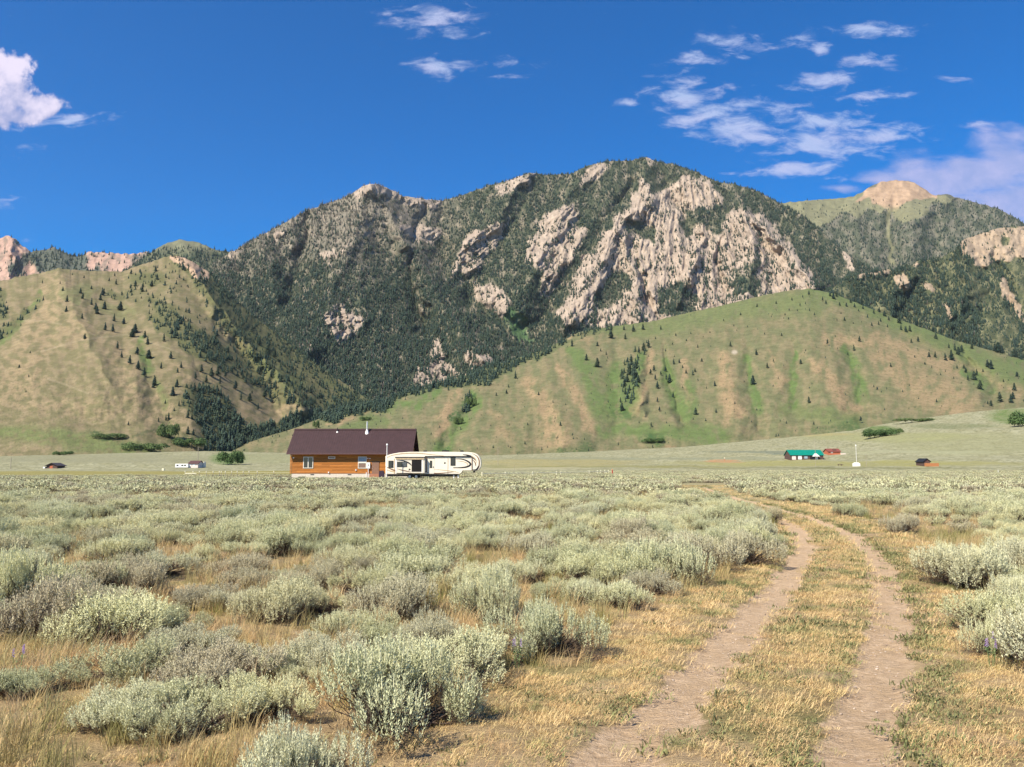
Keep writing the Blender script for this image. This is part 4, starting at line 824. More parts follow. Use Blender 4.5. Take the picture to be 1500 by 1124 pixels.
scatter('sagebrush_cover', np.stack([Xr, Yr, ground_z(Xr, Yr)-.02], -1), np.stack([np.zeros(m), np.zeros(m), rng.random(m)*6.28], -1), np.stack([Sr*1.1, Sr*1.1, Sr*(.66+.42*rng.random(m))*np.interp(Yr, [20, 40, 70, 110, 140], [1.05, .95, .80, .66, .50])], -1), idx, C_SAGE,
        'pale grey green sagebrush thickly covering the valley floor up to the cabin', 'sagebrush')

# ----------------------------------------------------------------- grasses, pebbles, flowers
M_straw = leafy('dry_grass', [(0.60,0.42,0.21),(0.68,0.50,0.28),(0.55,0.43,0.20),(0.42,0.38,0.18),(0.64,0.45,0.24)], .7, .3, patch=(.55, (0.24,0.24,0.075), .50, .66))
M_short = leafy('short_grass', [(0.68,0.46,0.21),(0.76,0.58,0.31),(0.70,0.52,0.25),(0.54,0.45,0.20),(0.72,0.53,0.28),(0.54,0.35,0.17)], .75, .25, patch=(.9, (0.25,0.26,0.11), .54, .66))
def tuft(seed, nb, hmin, hmax, spread, lean, w):
    r = np.random.default_rng(seed); V = []; F = []
    for i in range(nb):
        a = r.random()*6.28; b0 = np.array([cos(a), sin(a), 0])*spread*math.sqrt(r.random()); h = hmin+(hmax-hmin)*r.random(); ph = r.random()*6.28; le = lean*(.3+r.random())
        d = np.array([cos(ph), sin(ph), 0]); sdir = np.array([-sin(ph+.8), cos(ph+.8), 0])
        p1 = b0 + d*h*le*.35 + np.array([0, 0, h*.55]); p2 = b0 + d*h*le + np.array([0, 0, h*(1-.3*le)]); o = len(V)
        V += [b0-sdir*w, b0+sdir*w, p1+sdir*w*.8, p1-sdir*w*.8, p2]; F += [(o, o+1, o+2), (o, o+2, o+3), (o+3, o+2, o+4)]
    return np.array(V), np.array(F)
TALL = [lib_obj('a_tall_%d' % s, np_mesh('tuft', *tuft(700+s, 46, .07, .24 + .05*s, .10, .45, .0022), [M_straw])) for s in range(4)]
SHORT = [lib_obj('b_short_%d' % s, np_mesh('tuft', *tuft(720+s, 70, .008, .034+.012*s, .11, 1.4, .0015), [M_short])) for s in range(4)]
M_forb = leafy('low_green_forb', [(0.15,0.165,0.07),(0.21,0.22,0.09),(0.26,0.25,0.11),(0.17,0.18,0.09)], .75, .2)
FORB = [lib_obj('c_forb_%d' % s, np_mesh('forb', *tuft(740+s, 34, .012, .05, .09, 1.3, .0045), [M_forb])) for s in range(2)]
C_GR = lib('grass_kinds', TALL+SHORT+FORB)
def field(dens, ymax, y0=2.5):
    A = .72*(ymax**2-y0**2) + 5*(ymax-y0); n = int(A*dens); y = np.sqrt(rng.uniform(y0**2, ymax**2, n)); return rng.uniform(-1, 1, n)*(.72*y+2.5), y
GP = []; GS = []; GI = []
def addgrass(x, y, s, i): GP.append(np.stack([x, y, ground_z(x, y)-.01], -1)); GS.append(np.stack([s, s, s*(.8+.5*rng.random(len(s)))], -1)); GI.append(i)
BX = np.concatenate([hb[:, 0], X[np.abs(Y) < 26]]); BY = np.concatenate([hb[:, 1], Y[np.abs(Y) < 26]]); BW = np.concatenate([hb[:, 2], S[np.abs(Y) < 26]])
for dens, y0, y1 in ((22, 2.5, 12), (9, 12, 25), (2.5, 25, 60)):
    x, y = field(dens, y1, y0); co = inpoly(x, y, CORRG); k = ~co
    if y0 < 25:
        for bx, by, bw in zip(BX, BY, BW):
            if y0-1 < by < y1+1: k &= np.hypot(x-bx, y-by) > bw*.46
    k &= fbm(x/1.5, y/1.5, 2, 97) > -.42
    _ = 0; x1 = x[k]; y1_ = y[k]; sz = .75+.6*rng.random(len(x1)) + (.3 if y0 >= 12 else 0); addgrass(x1, y1_, sz*.9, rng.integers(0, 4, len(x1)))
for dens, y0, y1 in ((150, 2.5, 10), (65, 10, 20), (20, 20, 45), (5, 45, 85)):
    x, y = field(dens, y1, y0); co = inpoly(x, y, CORRG) | (rng.random(len(x)) < (.45 if y0 < 10 else .2)); rm = rutmask(x, y); thin = fbm(x*2.5, y*2.5, 3, 96)
    k = co & (rm + .45*thin < .34) & (thin > -.55); k |= co & (rng.random(len(x)) < .02)
    x = x[k]; y = y[k]; rm = rm[k]; s = (.7+.9*rng.random(len(x))**1.5)*(1 if y0 < 10 else 1.35 if y0 < 20 else 2.0)
    dl = poly_dist(x, y, RUT_L)[0]; dr = poly_dist(x, y, RUT_R)[0]; ed = np.minimum(dl, dr)
    rs_ = np.interp(y, [p[1] for p in RUT_R], [p[0] for p in RUT_R]); pf = .04 + (.22+.40*(x > rs_))*sstep(.75, .33, ed) + .20*sstep(.15, .45, fbm(x/1.1, y/1.6, 3, 98)); fo = rng.random(len(x)) < pf
    addgrass(x, y, s, np.where(fo, 8+rng.integers(0, 2, len(x)), 4+rng.integers(0, 4, len(x))))
GPc = np.concatenate(GP); mg = len(GPc)
scatter('grass', GPc, np.stack([rng.normal(0, .1, mg), rng.normal(0, .1, mg), rng.random(mg)*6.28], -1), np.concatenate(GS), np.concatenate(GI), C_GR, 'dry straw coloured grass between the bushes and along the track', 'grass')
M_stone = leafy('pebble_stone', [(0.42,0.33,0.25),(0.32,0.24,0.18),(0.48,0.40,0.32),(0.28,0.20,0.14)], .85, 0)
def stone(seed):
    r = np.random.default_rng(seed); V = []; n = 8
    for lv, (zz, rr) in enumerate(((-.5, .6), (0, 1), (.5, .75))):
        for k_ in range(n): a = 2*pi*k_/n; q = rr*(.8+.35*r.random()); V.append((q*cos(a), q*sin(a)*.8, zz*.7*(.8+.3*r.random())))
    V.append((0, 0, .55)); F4 = []; F3 = []
    for lv in range(2):
        for k_ in range(n): F4.append((lv*n+k_, lv*n+(k_+1) % n, (lv+1)*n+(k_+1) % n, (lv+1)*n+k_))
    for k_ in range(n): F3.append((2*n+k_, 2*n+(k_+1) % n, 3*n))
    return np_mesh('stone', np.array(V, float), [np.array(F4), np.array(F3)], [M_stone], True)
C_ST = lib('stone_kinds', [lib_obj('st_%d' % s, stone(800+s)) for s in range(4)])
x, y = field(170, 16, 4); rm = rutmask(x, y); k = (rm > .5) & (fbm(x*2, y*2, 2, 99) > -.15); k |= (rng.random(len(x)) < .004) & inpoly(x, y, CORRG); x = x[k]; y = y[k]; ms = len(x); ss = .004+.014*rng.random(ms)**3
scatter('pebbles', np.stack([x, y, ground_z(x, y)-.052*rutmask(x, y)], -1), np.stack([rng.normal(0, .3, ms), rng.normal(0, .3, ms), rng.random(ms)*6.28], -1), np.stack([ss, ss, ss*.8], -1), rng.integers(0, 4, ms), C_ST, 'small pale pebbles pressed into the bare wheel ruts', 'pebbles')
M_purple = simple('lupine_petals', (0.33, 0.20, 0.50), .7, var=.2); M_lup = simple('lupine_leaf', (0.12, 0.19, 0.07), .8, var=.2)
def lupine(px, py, lab, n=4):
    x, y = g2(px, py); t = empty('lupine_plant', (float(x), float(y), float(ground_z(x, y)))); f = MB(); s = MB()
    for i in range(n):
        a = rng.random()*6.28; bx, by = .05*cos(a), .05*sin(a); h = .20+.10*rng.random(); s.tube((bx*.4, by*.4, 0), (bx, by, h), .003, .002, 5)
        for j in range(9):
            z = h-.02+j*.009; an = j*2.4; f.tube((bx+.004*cos(an), by+.004*sin(an), z), (bx+(.014-.001*j)*cos(an), by+(.014-.001*j)*sin(an), z+.006), .005, .003, 5)
        for j in range(7):
            an = j*.9; z = .06+.12*rng.random(); s.add([(bx*.5, by*.5, z), (bx*.5+.045*cos(an)+.006*sin(an), by*.5+.045*sin(an), z+.02), (bx*.5+.07*cos(an), by*.5+.07*sin(an), z+.015), (bx*.5+.045*cos(an)-.006*sin(an), by*.5+.045*sin(an)-.004, z+.02)], [(0, 1, 2, 3)])
    s.build('stem', M_lup, t); f.build('flower_spike', M_purple, t); tag(t, lab, 'flower')
lupine(1452, 978, 'purple lupine beside the spiky sagebrush at the right edge', 5); lupine(25, 990, 'purple lupine in dry grass at the far left', 3); lupine(757, 975, 'pale purple lupine at the left foot of the bush with broken twigs', 3)
def twigs(px, py):
    x, y = g2(px, py); m = MB()
    for i in range(16):
        a = -.6+1.2*rng.random(); l = .10+.20*rng.random(); p = np.array([rng.normal(0, .05), rng.normal(0, .04), .01]); q = p + np.array([cos(a)*l, sin(a)*l*.6, .02+.09*rng.random()]); m.tube(p, q, .005, .002, 5)
        m.tube(p+(q-p)*.6, p+(q-p)*.6+np.array([.03, rng.normal(0, .03), .05]), .003, .001, 4)
    o = m.build('broken_twigs', M_twig); o.location = (float(x), float(y), float(ground_z(x, y))); tag(o, 'dark broken dead twigs lying at the right foot of a sagebrush beside the track', 'twigs')
twigs(852, 968)

# leafy shrub thickets at the foot of the hills
def shrub_mesh(seed, n=2200, flat=.5):
    r = np.random.default_rng(seed); nl = 9; c = np.stack([r.uniform(-.8, .8, nl), r.uniform(-.4, .4, nl), .05+.30*r.random(nl)], -1); R_ = .26+.18*r.random(nl); k = r.integers(0, nl, n); d = unit(r.normal(size=(n, 3))); d[:, 2] = np.abs(d[:, 2])*1.0-.1
    p = c[k]+d*R_[k][:, None]*(.75+.3*r.random(n))[:, None]; p[:, 2] = np.clip(p[:, 2], .0, None); a = unit(r.normal(size=(n, 3))); b = unit(np.cross(a, d)); V = leaf_quads(p, a, b, np.full(n, .09), np.full(n, .035)); return np_mesh('foliage', V, np.arange(len(V)).reshape(-1, 4), [M_broad])
SHK = [shrub_mesh(900+i) for i in range(4)]
def thicket(px, py, wp, hp, lab, L=None, kd=0):
    if L is None: x, y, z = along(px, py)
    else: pos, t = hit(L, np.array([float(px)]), np.array([float(py)])); x, y, z = map(float, pos[0])
    dd = math.hypot(x, y)/FOC; t = empty('shrub_thicket', (x, y, z - .1)); t.scale = (wp*dd/2.1, wp*dd/2.1, hp*dd/.80); link('foliage', SHK[kd % 4], t); m = MB()
    for i in range(5): m.tube((-.6+.3*i, 0, -.05), (-.6+.3*i+.05, .05, .15), .02, .01, 5)
    m.build('stems', M_bark, t); tag(t, lab, 'shrubs')
thicket(1288, 640, 46, 13, 'wide dark green thicket on the rise behind the red cabin'); thicket(1310, 636, 26, 10, 'smaller right end of the green thicket behind the red cabin', None, 1)
thicket(1502, 624, 48, 24, 'dark green thicket at the right edge of the photo', None, 2); thicket(1345, 618, 60, 6, 'thin line of green shrubs along the crest of the rise', None, 3)
thicket(246, 642, 30, 26, 'green leafy thicket at the mouth of the left ravine', LL, 1); thicket(215, 660, 60, 14, 'long low green thicket under the left hill', LL, 2); thicket(280, 655, 46, 16, 'green thicket beside the lowest conifers of the left hill', LL, 0)
thicket(338, 681, 36, 24, 'bright green shrubs where the left ravine meets the valley', None, 3); thicket(92, 667, 26, 7, 'lone oval dark shrub patch under the left hill', None, 1); thicket(160, 642, 44, 8, 'thin dark shrub strip on the left hillside', LL, 3)
thicket(690, 598, 18, 22, 'green thicket in the small draw above the trailer', LR, 0); thicket(672, 622, 16, 16, 'lower green thicket in the small draw above the trailer', LR, 2); thicket(958, 648, 34, 8, 'low green shrub patch at the foot of the spur', LR, 1); thicket(536, 616, 18, 8, 'round dark shrub seen just right of the cabin chimney', LR, 2); thicket(463, 628, 10, 15, 'dark leafy tree crown peeking over the cabin roof', LR, 3)

# ----------------------------------------------------------------- log cabin
def P(px, py, Y):
    u, v = px2uv(px, py); return float(u*Y), float(CAMH+v*Y)
def wood_mat(name, a, b_, courses, gloss=.5):
    m, t, b = new_mat(name); co = N(t, 'ShaderNodeTexCoord'); mp = N(t, 'ShaderNodeMapping'); t.links.new(co.outputs['Object'], mp.inputs['Vector']); mp.inputs['Scale'].default_value = (.35, .35, 9)
    n = noise_n(t, mp.outputs[0], 3, 6, .65, .4); s = N(t, 'ShaderNodeSeparateXYZ'); t.links.new(co.outputs['Object'], s.inputs[0])
    row = math_n(t, 'FLOOR', math_n(t, 'DIVIDE', s.outputs[2], courses)); wn_ = N(t, 'ShaderNodeTexWhiteNoise', noise_dimensions='2D'); cb = N(t, 'ShaderNodeCombineXYZ'); t.links.new(row, cb.inputs[0]); t.links.new(math_n(t, 'FLOOR', math_n(t, 'MULTIPLY_ADD', s.outputs[0], .27, math_n(t, 'MULTIPLY', row, .37))), cb.inputs[1]); t.links.new(cb.outputs[0], wn_.inputs['Vector'])
    c = mixc(t, maprange(t, n, .3, .7), a, b_); k = math_n(t, 'MULTIPLY_ADD', wn_.outputs[0], .4, .78); sc = N(t, 'ShaderNodeVectorMath', operation='SCALE'); t.links.new(c, sc.inputs[0]); t.links.new(k, sc.inputs['Scale'])
    t.links.new(sc.outputs[0], b.inputs['Base Color']); b.inputs['Roughness'].default_value = gloss; b.inputs['Specular IOR Level'].default_value = .25; return m
M_log = wood_mat('stained_log', (0.36, 0.125, 0.022), (0.50, 0.20, 0.042), .24)
def rib_mat(name, col, rough=.45):
    m, t, b = new_mat(name); co = N(t, 'ShaderNodeTexCoord'); n = noise_n(t, co.outputs['Object'], 1.3, 5); b.inputs['Roughness'].default_value = rough; b.inputs['Specular IOR Level'].default_value = .35
    t.links.new(mixc(t, maprange(t, n, .3, .7), tuple(c*.88 for c in col), tuple(c*1.1 for c in col)), b.inputs['Base Color']); return m
M_roof = rib_mat('brown_metal_roof', (0.046, 0.022, 0.023), .6); M_trim = simple('cream_trim', (0.72, 0.66, 0.56), .6, var=.06); M_glass = simple('dark_window_glass', (0.02, 0.022, 0.028), .08, spec=.6, var=.1)
M_conc = simple('pale_foundation', (0.60, 0.53, 0.44), .9, var=.08, bump=.3); M_door = simple('brown_door', (0.23, 0.13, 0.085), .6, var=.08); M_white = simple('white_paint', (0.78, 0.76, 0.73), .5, var=.04); M_black = simple('black_metal', (0.018, 0.018, 0.02), .5)
M_blind = simple('window_blind', (0.30, 0.37, 0.42), .6, var=.1); M_curt = simple('brown_curtain', (0.20, 0.13, 0.10), .8); M_galv = simple('galvanised_metal', (0.62, 0.60, 0.57), .35, metal=.4, var=.08); M_dpurple = simple('dark_cover_fabric', (0.045, 0.028, 0.045), .8)
M_redstep = simple('reddish_step', (0.36, 0.17, 0.10), .8)
def cabin():
    YF = 140.8; x0, _ = P(427.5, 690, YF); x1, _ = P(599, 690, YF); dep = 8.0; t = empty('log_cabin', ((x0+x1)/2, YF, 0)); hw = (x1-x0)/2
    z0 = .72; z1 = 4.28; mb = MB(); ch = .24; z = z0
    # logs as rounded courses on all four walls
    prof = [(0.0, 0.0), (-.05, .035), (-.07, .12), (-.05, .205), (0.0, .24)]
    while z < z1-.05:
        mb.prism_x([(0+.12, z)]+[(p[0], z+p[1]) for p in prof]+[(.12, z+ch)], -hw, hw); mb.prism_x([(dep-.12, z+ch)]+[(dep-p[0], z+p[1]) for p in prof[::-1]]+[(dep-.12, z)], -hw, hw)
        for sx in (-1, 1):
            mb.add(*boxvf(sx*hw-.12 if sx > 0 else sx*hw-.03, sx*hw+.03 if sx > 0 else sx*hw+.12, .121, dep-.121, z, z+ch-.012))
        z += ch
    half = dep/2; rz = 8.35
    mb.build('wall', M_log, t)
    g = MB()
    for sx in (-1, 1):
        xa = sx*(hw-.06); g.prism_x([(0.15, z1), (dep-.15, z1), (half, rz-.25)], xa-.06, xa+.06)
    g.build('gable', M_log, t)
    f = MB(); f.box(-hw-.02, hw+.02, -.0, dep, -.3, z0-.004); f.build('foundation', M_conc, t)
    for px in (457.5, 512): x, zz = P(px, 696, YF); v_ = MB(); v_.box(x-t.location.x-.32, x-t.location.x+.32, -.025, .02, zz-.02+.0, zz+.13); v_.build('foundation_vent', M_black, t)
    c = MB()
    for sx in (-1, 1):                                                     # crossing log ends at the corners
        zz = z0
        while zz < z1-.05: c.box(sx*hw+(.035 if sx > 0 else -.33), sx*hw+(.33 if sx > 0 else -.035), -.10, .10, zz+.01, zz+.22, .03); zz += ch
    c.build('corner_logs', M_log, t)
    # roof: standing seam sheets
    rise = rz-4.15; oh = .95; ez = 4.15-oh*rise/half*.0; rf = MB(); th = .09; ov = .75; sl = (rz-ez)/(half+oh)
    rf.prism_x([(-oh, ez), (half, rz), (dep+oh, ez), (dep+oh, ez+th), (half, rz+th+.03), (-oh, ez+th)], -hw-ov, hw+ov)
    roof = rf.build('roof', M_roof, t); sm = MB(); xx = -hw-ov+.3
    while xx < hw+ov:
        sm.prism_x([(-oh+.01, ez+th-.01), (half-.02, rz+th+.02), (half-.02, rz+th+.055), (-oh+.01, ez+th+.035)], xx-.02, xx+.02); xx += .41
    sm.build('roof_seams', M_roof, roof); rc = MB(); rc.prism_x([(half-.28, rz+th-.13), (half, rz+th+.06), (half+.28, rz+th-.13), (half+.28, rz+th-.07), (half, rz+th+.14), (half-.28, rz+th-.07)], -hw-ov-.02, hw+ov+.02); rc.build('ridge_cap', M_roof, roof)
    fa = MB(); fa.box(-hw-ov, hw+ov, -oh-.05, -oh-.004, ez-.17, ez+th); fa.box(-hw-ov, hw+ov, dep+oh+.004, dep+oh+.05, ez-.17, ez+th); fa.build('fascia', simple('fascia_brown', (0.10, 0.055, 0.055), .6), roof)
    def onroof(px): x, _ = P(px, 640, YF+4); return x-t.location.x
    # chimneys
    x = onroof(538.5); ch_ = MB(); yb = half-.7; zb = ez+(half+oh-.7)*sl; ch_.tube((x, yb, zb-.4), (x, yb, zb+1.9), .13, .13, 14); ch_.tube((x, yb, zb+1.9), (x, yb, zb+2.05), .2, .06, 14); cm = ch_.build('chimney', M_galv, roof); fl = MB(); fl.tube((x, yb, zb-.25), (x, yb, zb+.62), .42, .15, 16); fl.build('flashing', M_white, cm)
    x = onroof(495); vp = MB(); yb = half-.45; zb = ez+(half+oh-.45)*sl; vp.tube((x, yb, zb-.2), (x, yb, zb+.75), .06, .06, 10); vo_ = vp.build('vent_pipe', M_black, roof); fl = MB(); fl.tube((x, yb-.15, zb-.35), (x, yb-.1, zb+.12), .24, .14, 12); fl.build('flashing', M_white, vo_)
    # windows and door on the front
    def win(pa, ya, pb, yb, glass, two=False, mid=None):
        xa, zt = P(pa, ya, YF); xb, zb_ = P(pb, yb, YF); xa -= t.location.x; xb -= t.location.x; fw = .11; w = MB()
        w.box(xa, xb, -.14, -.0, zt-fw, zt); w.box(xa, xb, -.14, -.0, zb_, zb_+fw); w.box(xa, xa+fw, -.14, -.0, zb_+fw, zt-fw); w.box(xb-fw, xb, -.14, -.0, zb_+fw, zt-fw)
        if two: xm = (xa+xb)/2; w.box(xm-.07, xm+.07, -.14, 0, zb_+fw, zt-fw)
        if mid: zm = zb_+(zt-zb_)*mid; w.box(xa+fw, xb-fw, -.14, 0, zm-.13, zm+.13)
        o = w.build('window', M_trim, t)
        if two:
            for a_, b2 in ((xa+fw, xm-.07), (xm+.07, xb-fw)): q = MB(); q.box(a_, b2, -.09, -.01, zb_+fw, zt-fw); q.build('pane', glass[0], o)
        elif mid:
            q = MB(); q.box(xa+fw, xb-fw, -.09, -.01, zm+.13, zt-fw); q.build('pane', glass[0], o); q = MB(); q.box(xa+fw, xb-fw, -.09, -.01, zb_+fw, zm-.13); q.build('pane', glass[1], o)
    win(444.6, 669.2, 458.8, 686.2, (M_glass,), two=True); win(524.8, 669, 537, 686.4, (M_blind, M_curt), mid=.5); win(481, 669, 491.2, 672.4, (M_glass,), mid=None)
    q = MB(); xa, zt = P(481.8, 669.8, YF); xb, zb_ = P(490.4, 671.8, YF); q.box(xa-t.location.x, xb-t.location.x, -.1, -.02, zb_, zt); q.build('vent_grille', M_curt, t)
    xa, zt = P(545, 677.3, YF); xb, zb_ = P(555.2, 694.4, YF); xa -= t.location.x; xb -= t.location.x; d = MB(); d.box(xa, xb, -.13, -.0, zb_, zt); dr = d.build('door', M_door, t); k_ = MB(); k_.tube((xa+.1, -.2, zb_+.95), (xa+.1, -.13, zb_+.95), .035, .035, 8); k_.build('handle', M_galv, dr)
    fr = MB(); fr.box(xa-.08, xb+.08, -.16, 0, zt+.002, zt+.1); fr.build('door_head', M_black, dr)
    s = MB(); s.box(xa-.2, xb+.6, -.9, -.02, -.1, zb_-.02); s.box(xa-.2, xb+.6, -1.3, -.904, -.1, zb_-.24); s.build('steps', M_redstep, t)
    # electric meter box and conduit
    xa, zt = P(537.6, 677.6, YF); xb, zb_ = P(542.4, 686.6, YF); xa -= t.location.x; xb -= t.location.x; b = MB(); b.box(xa, xb, -.34, -.145, zb_, zt, .02); bo = b.build('meter_box', M_white, t); b = MB(); b.tube(((xa+xb)/2, -.36, zb_+.6), ((xa+xb)/2, -.34, zb_+.6), .09, .09, 12); b.build('meter_dial', M_black, bo); b = MB(); b.tube(((xa+xb)/2, -.24, -.1), ((xa+xb)/2, -.24, zb_), .06, .06, 8); b.tube(((xa+xb)/2-.32, -.24, -.1), ((xa+xb)/2-.32, -.24, .95), .07, .07, 8); b.build('conduit', M_white, bo)
    for px in (539.2, 542.3): x, zz = P(px, 671.6, YF); b = MB(); b.tube((x-t.location.x, -.28, zz-.03), (x-t.location.x, -.08, zz+.03), .10, .05, 10); b.build('floodlight', M_white if px > 540 else M_trim, t)
    for px, py in ((481.6, 692.3), (521.5, 688.8), (430.3, 670.8)): x, zz = P(px, py, YF); b = MB(); b.box(x-t.location.x-.09, x-t.location.x+.09, -.2, -.06, zz-.12, zz+.12, .02); b.build('outlet_box', M_white, t)
    tag(t, 'orange brown log cabin with dark brown metal roof on a pale foundation', 'cabin'); return t
def boxvf(x0, x1, y0, y1, z0, z1): m = MB(); m.box(x0, x1, y0, y1, z0, z1); return m.v, m.f
cabin()
def grill():
    x, z = P(559.5, 697, 139); o = MB(); o.prism_y([(-.42, 0), (.42, 0), (.46, .55), (.40, 1.12), (.1, 1.28), (-.3, 1.2), (-.44, .6)], -.3, .3); t = o.build('covered_grill', M_dpurple); t.location = (x, 138.6, 0); tag(t, 'dark covered grill standing between the cabin door and the trailer', 'grill')
grill()
# ----------------------------------------------------------------- fifth-wheel trailer
M_cream = simple('trailer_gelcoat', (0.80, 0.72, 0.58), .35, spec=.4, var=.03, scale=1.2); M_crm2 = simple('trailer_panel', (0.74, 0.66, 0.53), .4, var=.03); M_brown = simple('brown_decal', (0.20, 0.12, 0.07), .4); M_bdec = simple('black_decal', (0.02, 0.018, 0.02), .3); M_tan = simple('tan_decal', (0.48, 0.36, 0.22), .4); M_rub = simple('tyre_rubber', (0.025, 0.025, 0.026), .85); M_dark = simple('dark_interior', (0.012, 0.010, 0.010), .9)
def trailer():
    YF = 129.0; ox, _ = P(634, 680, YF); t = empty('travel_trailer', (ox, YF, 0)); dep = 2.5
    def q(px, py): a, b = P(px, py, YF); return a-ox, b
    out = [(564.6,695.3),(672,695.3),(675.5,693.5),(678,689.6),(692,689.6),(697,690.4),(701.5,688.4),(704.2,684.5),(705,679),(704.3,673.5),(702.2,669),(699,665.6),(694,663.4),(686,662.4),(640,662),(600,662.2),(585,663.2),(575,665),(566.5,667.2),(564.6,668.8)]
    m = MB(); poly = [q(*p) for p in out]
    cx = sum(p[0] for p in poly)/len(poly); cz = sum(p[1] for p in poly)/len(poly)
    ins = [(cx+(p[0]-cx)*.988, cz+(p[1]-cz)*.965) for p in poly]; n = len(poly)
    vs = [(x, .0, z) for x, z in ins]+[(x, .10, z) for x, z in poly]+[(x, dep-.1, z) for x, z in poly]+[(x, dep, z) for x, z in ins]
    fs = [tuple(range(n)), tuple(range(4*n-1, 3*n-1, -1))]
    for r_ in range(3):
        for i in range(n): j = (i+1) % n; fs.append((r_*n+i, (r_+1)*n+i, (r_+1)*n+j, r_*n+j))
    m.add(vs, fs); body = m.build('body', M_cream, t)
    # recessed front skirt and seams
    def rect(name, pa, ya, pb, yb, mat, y0=-.03, y1=.06, par=None, bev=0):
        xa, zt = q(pa, ya); xb, zb = q(pb, yb); k = MB(); k.box(xa, xb, y0, y1, zb, zt, bev); return k.build(name, mat, par or t)
    so = rect('slide_out', 580.5, 671, 622.5, 693.2, M_crm2, -.75, -.001, bev=.03); rect('slide_trim', 579.6, 669.6, 623.4, 671, M_bdec, -.80, -.01, so)
    rect('slide_awning', 581, 671.2, 622, 673.4, M_tan, -.84, -.752, so)
    for pa, pb in ((580.5, 582), (618.6, 620)): rect('slide_post', pa, 673.4, pb, 693.2, M_white, -.79, -.751, so)
    w = rect('window', 582.8, 676.6, 597.2, 684.4, M_bdec, -.775, -.7515, so); rect('pane', 583.6, 677.2, 589.4, 683.8, M_glass, -.785, -.776, w); rect('pane', 590.2, 677.2, 596.4, 683.8, simple('pane_grey', (0.07, 0.08, 0.10), .1, spec=.6), -.785, -.776, w)
    rect('patio_opening', 604, 673.6, 618.2, 691.2, M_dark, -.772, -.7515, so)
    w = rect('window', 569, 675, 576.4, 685.6, M_bdec); rect('pane', 569.8, 675.8, 575.6, 684.8, M_glass, -.04, -.031, w)
    w = rect('window', 660, 669.8, 667.2, 682.4, M_bdec); rect('pane', 660.8, 670.6, 666.4, 681.6, M_glass, -.04, -.031, w)
    dr = rect('door', 628.2, 672.2, 635.8, 694, M_cream, -.035, .05, bev=.01); rect('door_window', 629.6, 675, 633.2, 686, M_glass, -.045, -.036, dr); rect('door_frame', 627.6, 671.4, 636.4, 672.2, M_brown, -.04, .05, dr); rect('handle', 634.3, 683.5, 635.2, 685.5, M_black, -.07, -.036, dr)
    rect('awning', 622.6, 668.2, 690, 669.7, M_bdec, -.16, -.002, bev=.02); rect('awning_arm', 624.4, 669.8, 625.6, 692, M_brown, -.10, -.002); rect('awning_arm', 690.8, 669.8, 691.8, 689, M_brown, -.10, -.002)
    for px in (577.6, 656): rect('panel_seam', px, 672, px+.45, 694.5, M_brown, -.012, .02)
    rect('lower_trim', 565, 694.2, 672, 695.6, M_bdec, -.02, .03)
    def swoosh(pts, w0, w1, mat, y=-.014): k = MB(); k.strip([q(*p) for p in smooth_line(pts, 6)], w0, w1, y, .03); k.build('stripe', mat, t)
    swoosh([(565,684),(572,687),(580,690),(592,693),(604,694)], .22, .28, M_brown); swoosh([(565,688),(575,691),(590,694)], .16, .2, M_tan, -.018); swoosh([(566,671),(575,667),(590,664.6),(610,664),(628,665.6),(650,668)], .16, .18, M_tan)
    swoosh([(620,690),(628,692.5),(640,693.6),(655,692.6),(668,691)], .16, .14, M_brown); swoosh([(636,687.6),(650,689),(662,690.6),(672,692.4)], .10, .16, M_tan, -.018)
    swoosh([(668,672.5),(676,672.8),(683,674.8),(688.5,678.6),(688.6,681.5),(684,684),(676,685.2),(664,685.4)], .22, .34, M_bdec); swoosh([(670,675.4),(680,676.8),(685,679.6),(684,682)], .12, .12, M_tan, -.018)
    swoosh([(678,666),(686,667.4),(693,670.5),(697,675)], .22, .30, M_bdec, -.018); swoosh([(690,668),(696,672),(698,678)], .12, .16, M_tan, -.02); swoosh([(692,664.4),(699,669),(702,676),(701,685),(697,689)], .14, .26, M_brown, -.016)
    swoosh([(692,688.5),(698,688),(701.5,682)], .22, .30, M_bdec, -.02); swoosh([(692,673),(696,678),(697,683)], .14, .2, M_brown, -.02)
    def onslide(pts, w0, w1, mat): k = MB(); k.strip([q(*p) for p in smooth_line(pts, 6)], w0, w1, -.764, -.7505); k.build('stripe', mat, so)
    onslide([(583,675.2),(592,675.4),(600,678.6),(603.6,682)], .10, .3, M_bdec); onslide([(583,687),(592,689.4),(603,691.6)], .12, .2, M_brown)
    for px, py in ((601, 688), (652, 678.4)): a, b = q(px, py); y_ = -.765 if px < 610 else -.016; k = MB(); k.prism_y([(a-.18, b-.16), (a+.2, b-.02), (a-.10, b+.18)], y_, y_+.02); k.build('arrow_decal', M_bdec, t)
    # roof equipment
    for px, w_, h_ in ((622, .55, .22), (652, 1.1, .26), (676, .5, .24)): a, b = q(px, 662); k = MB(); k.box(a-w_/2, a+w_/2, .7, 1.5, b-.03, b+h_, .04); k.build('roof_vent', M_black, t)
    # running gear
    f = MB(); a0, _ = q(566, 697); a1, _ = q(672, 697); f.box(a0, a1, .35, .5, .40, .62); f.box(a0, a1, 2.0, 2.15, .40, .62); f.build('chassis', M_black, t)
    for px in (600, 609.5):
        for yy_ in (.12, 2.12):
            a, _ = q(px, 697); k = MB(); k.tube((a, yy_, .38), (a, yy_+.25, .38), .38, .38, 20); wh = k.build('wheel', M_rub, t); k = MB(); k.tube((a, yy_-.02, .38), (a, yy_+.0, .38), .2, .2, 14); k.build('rim', M_galv, wh)
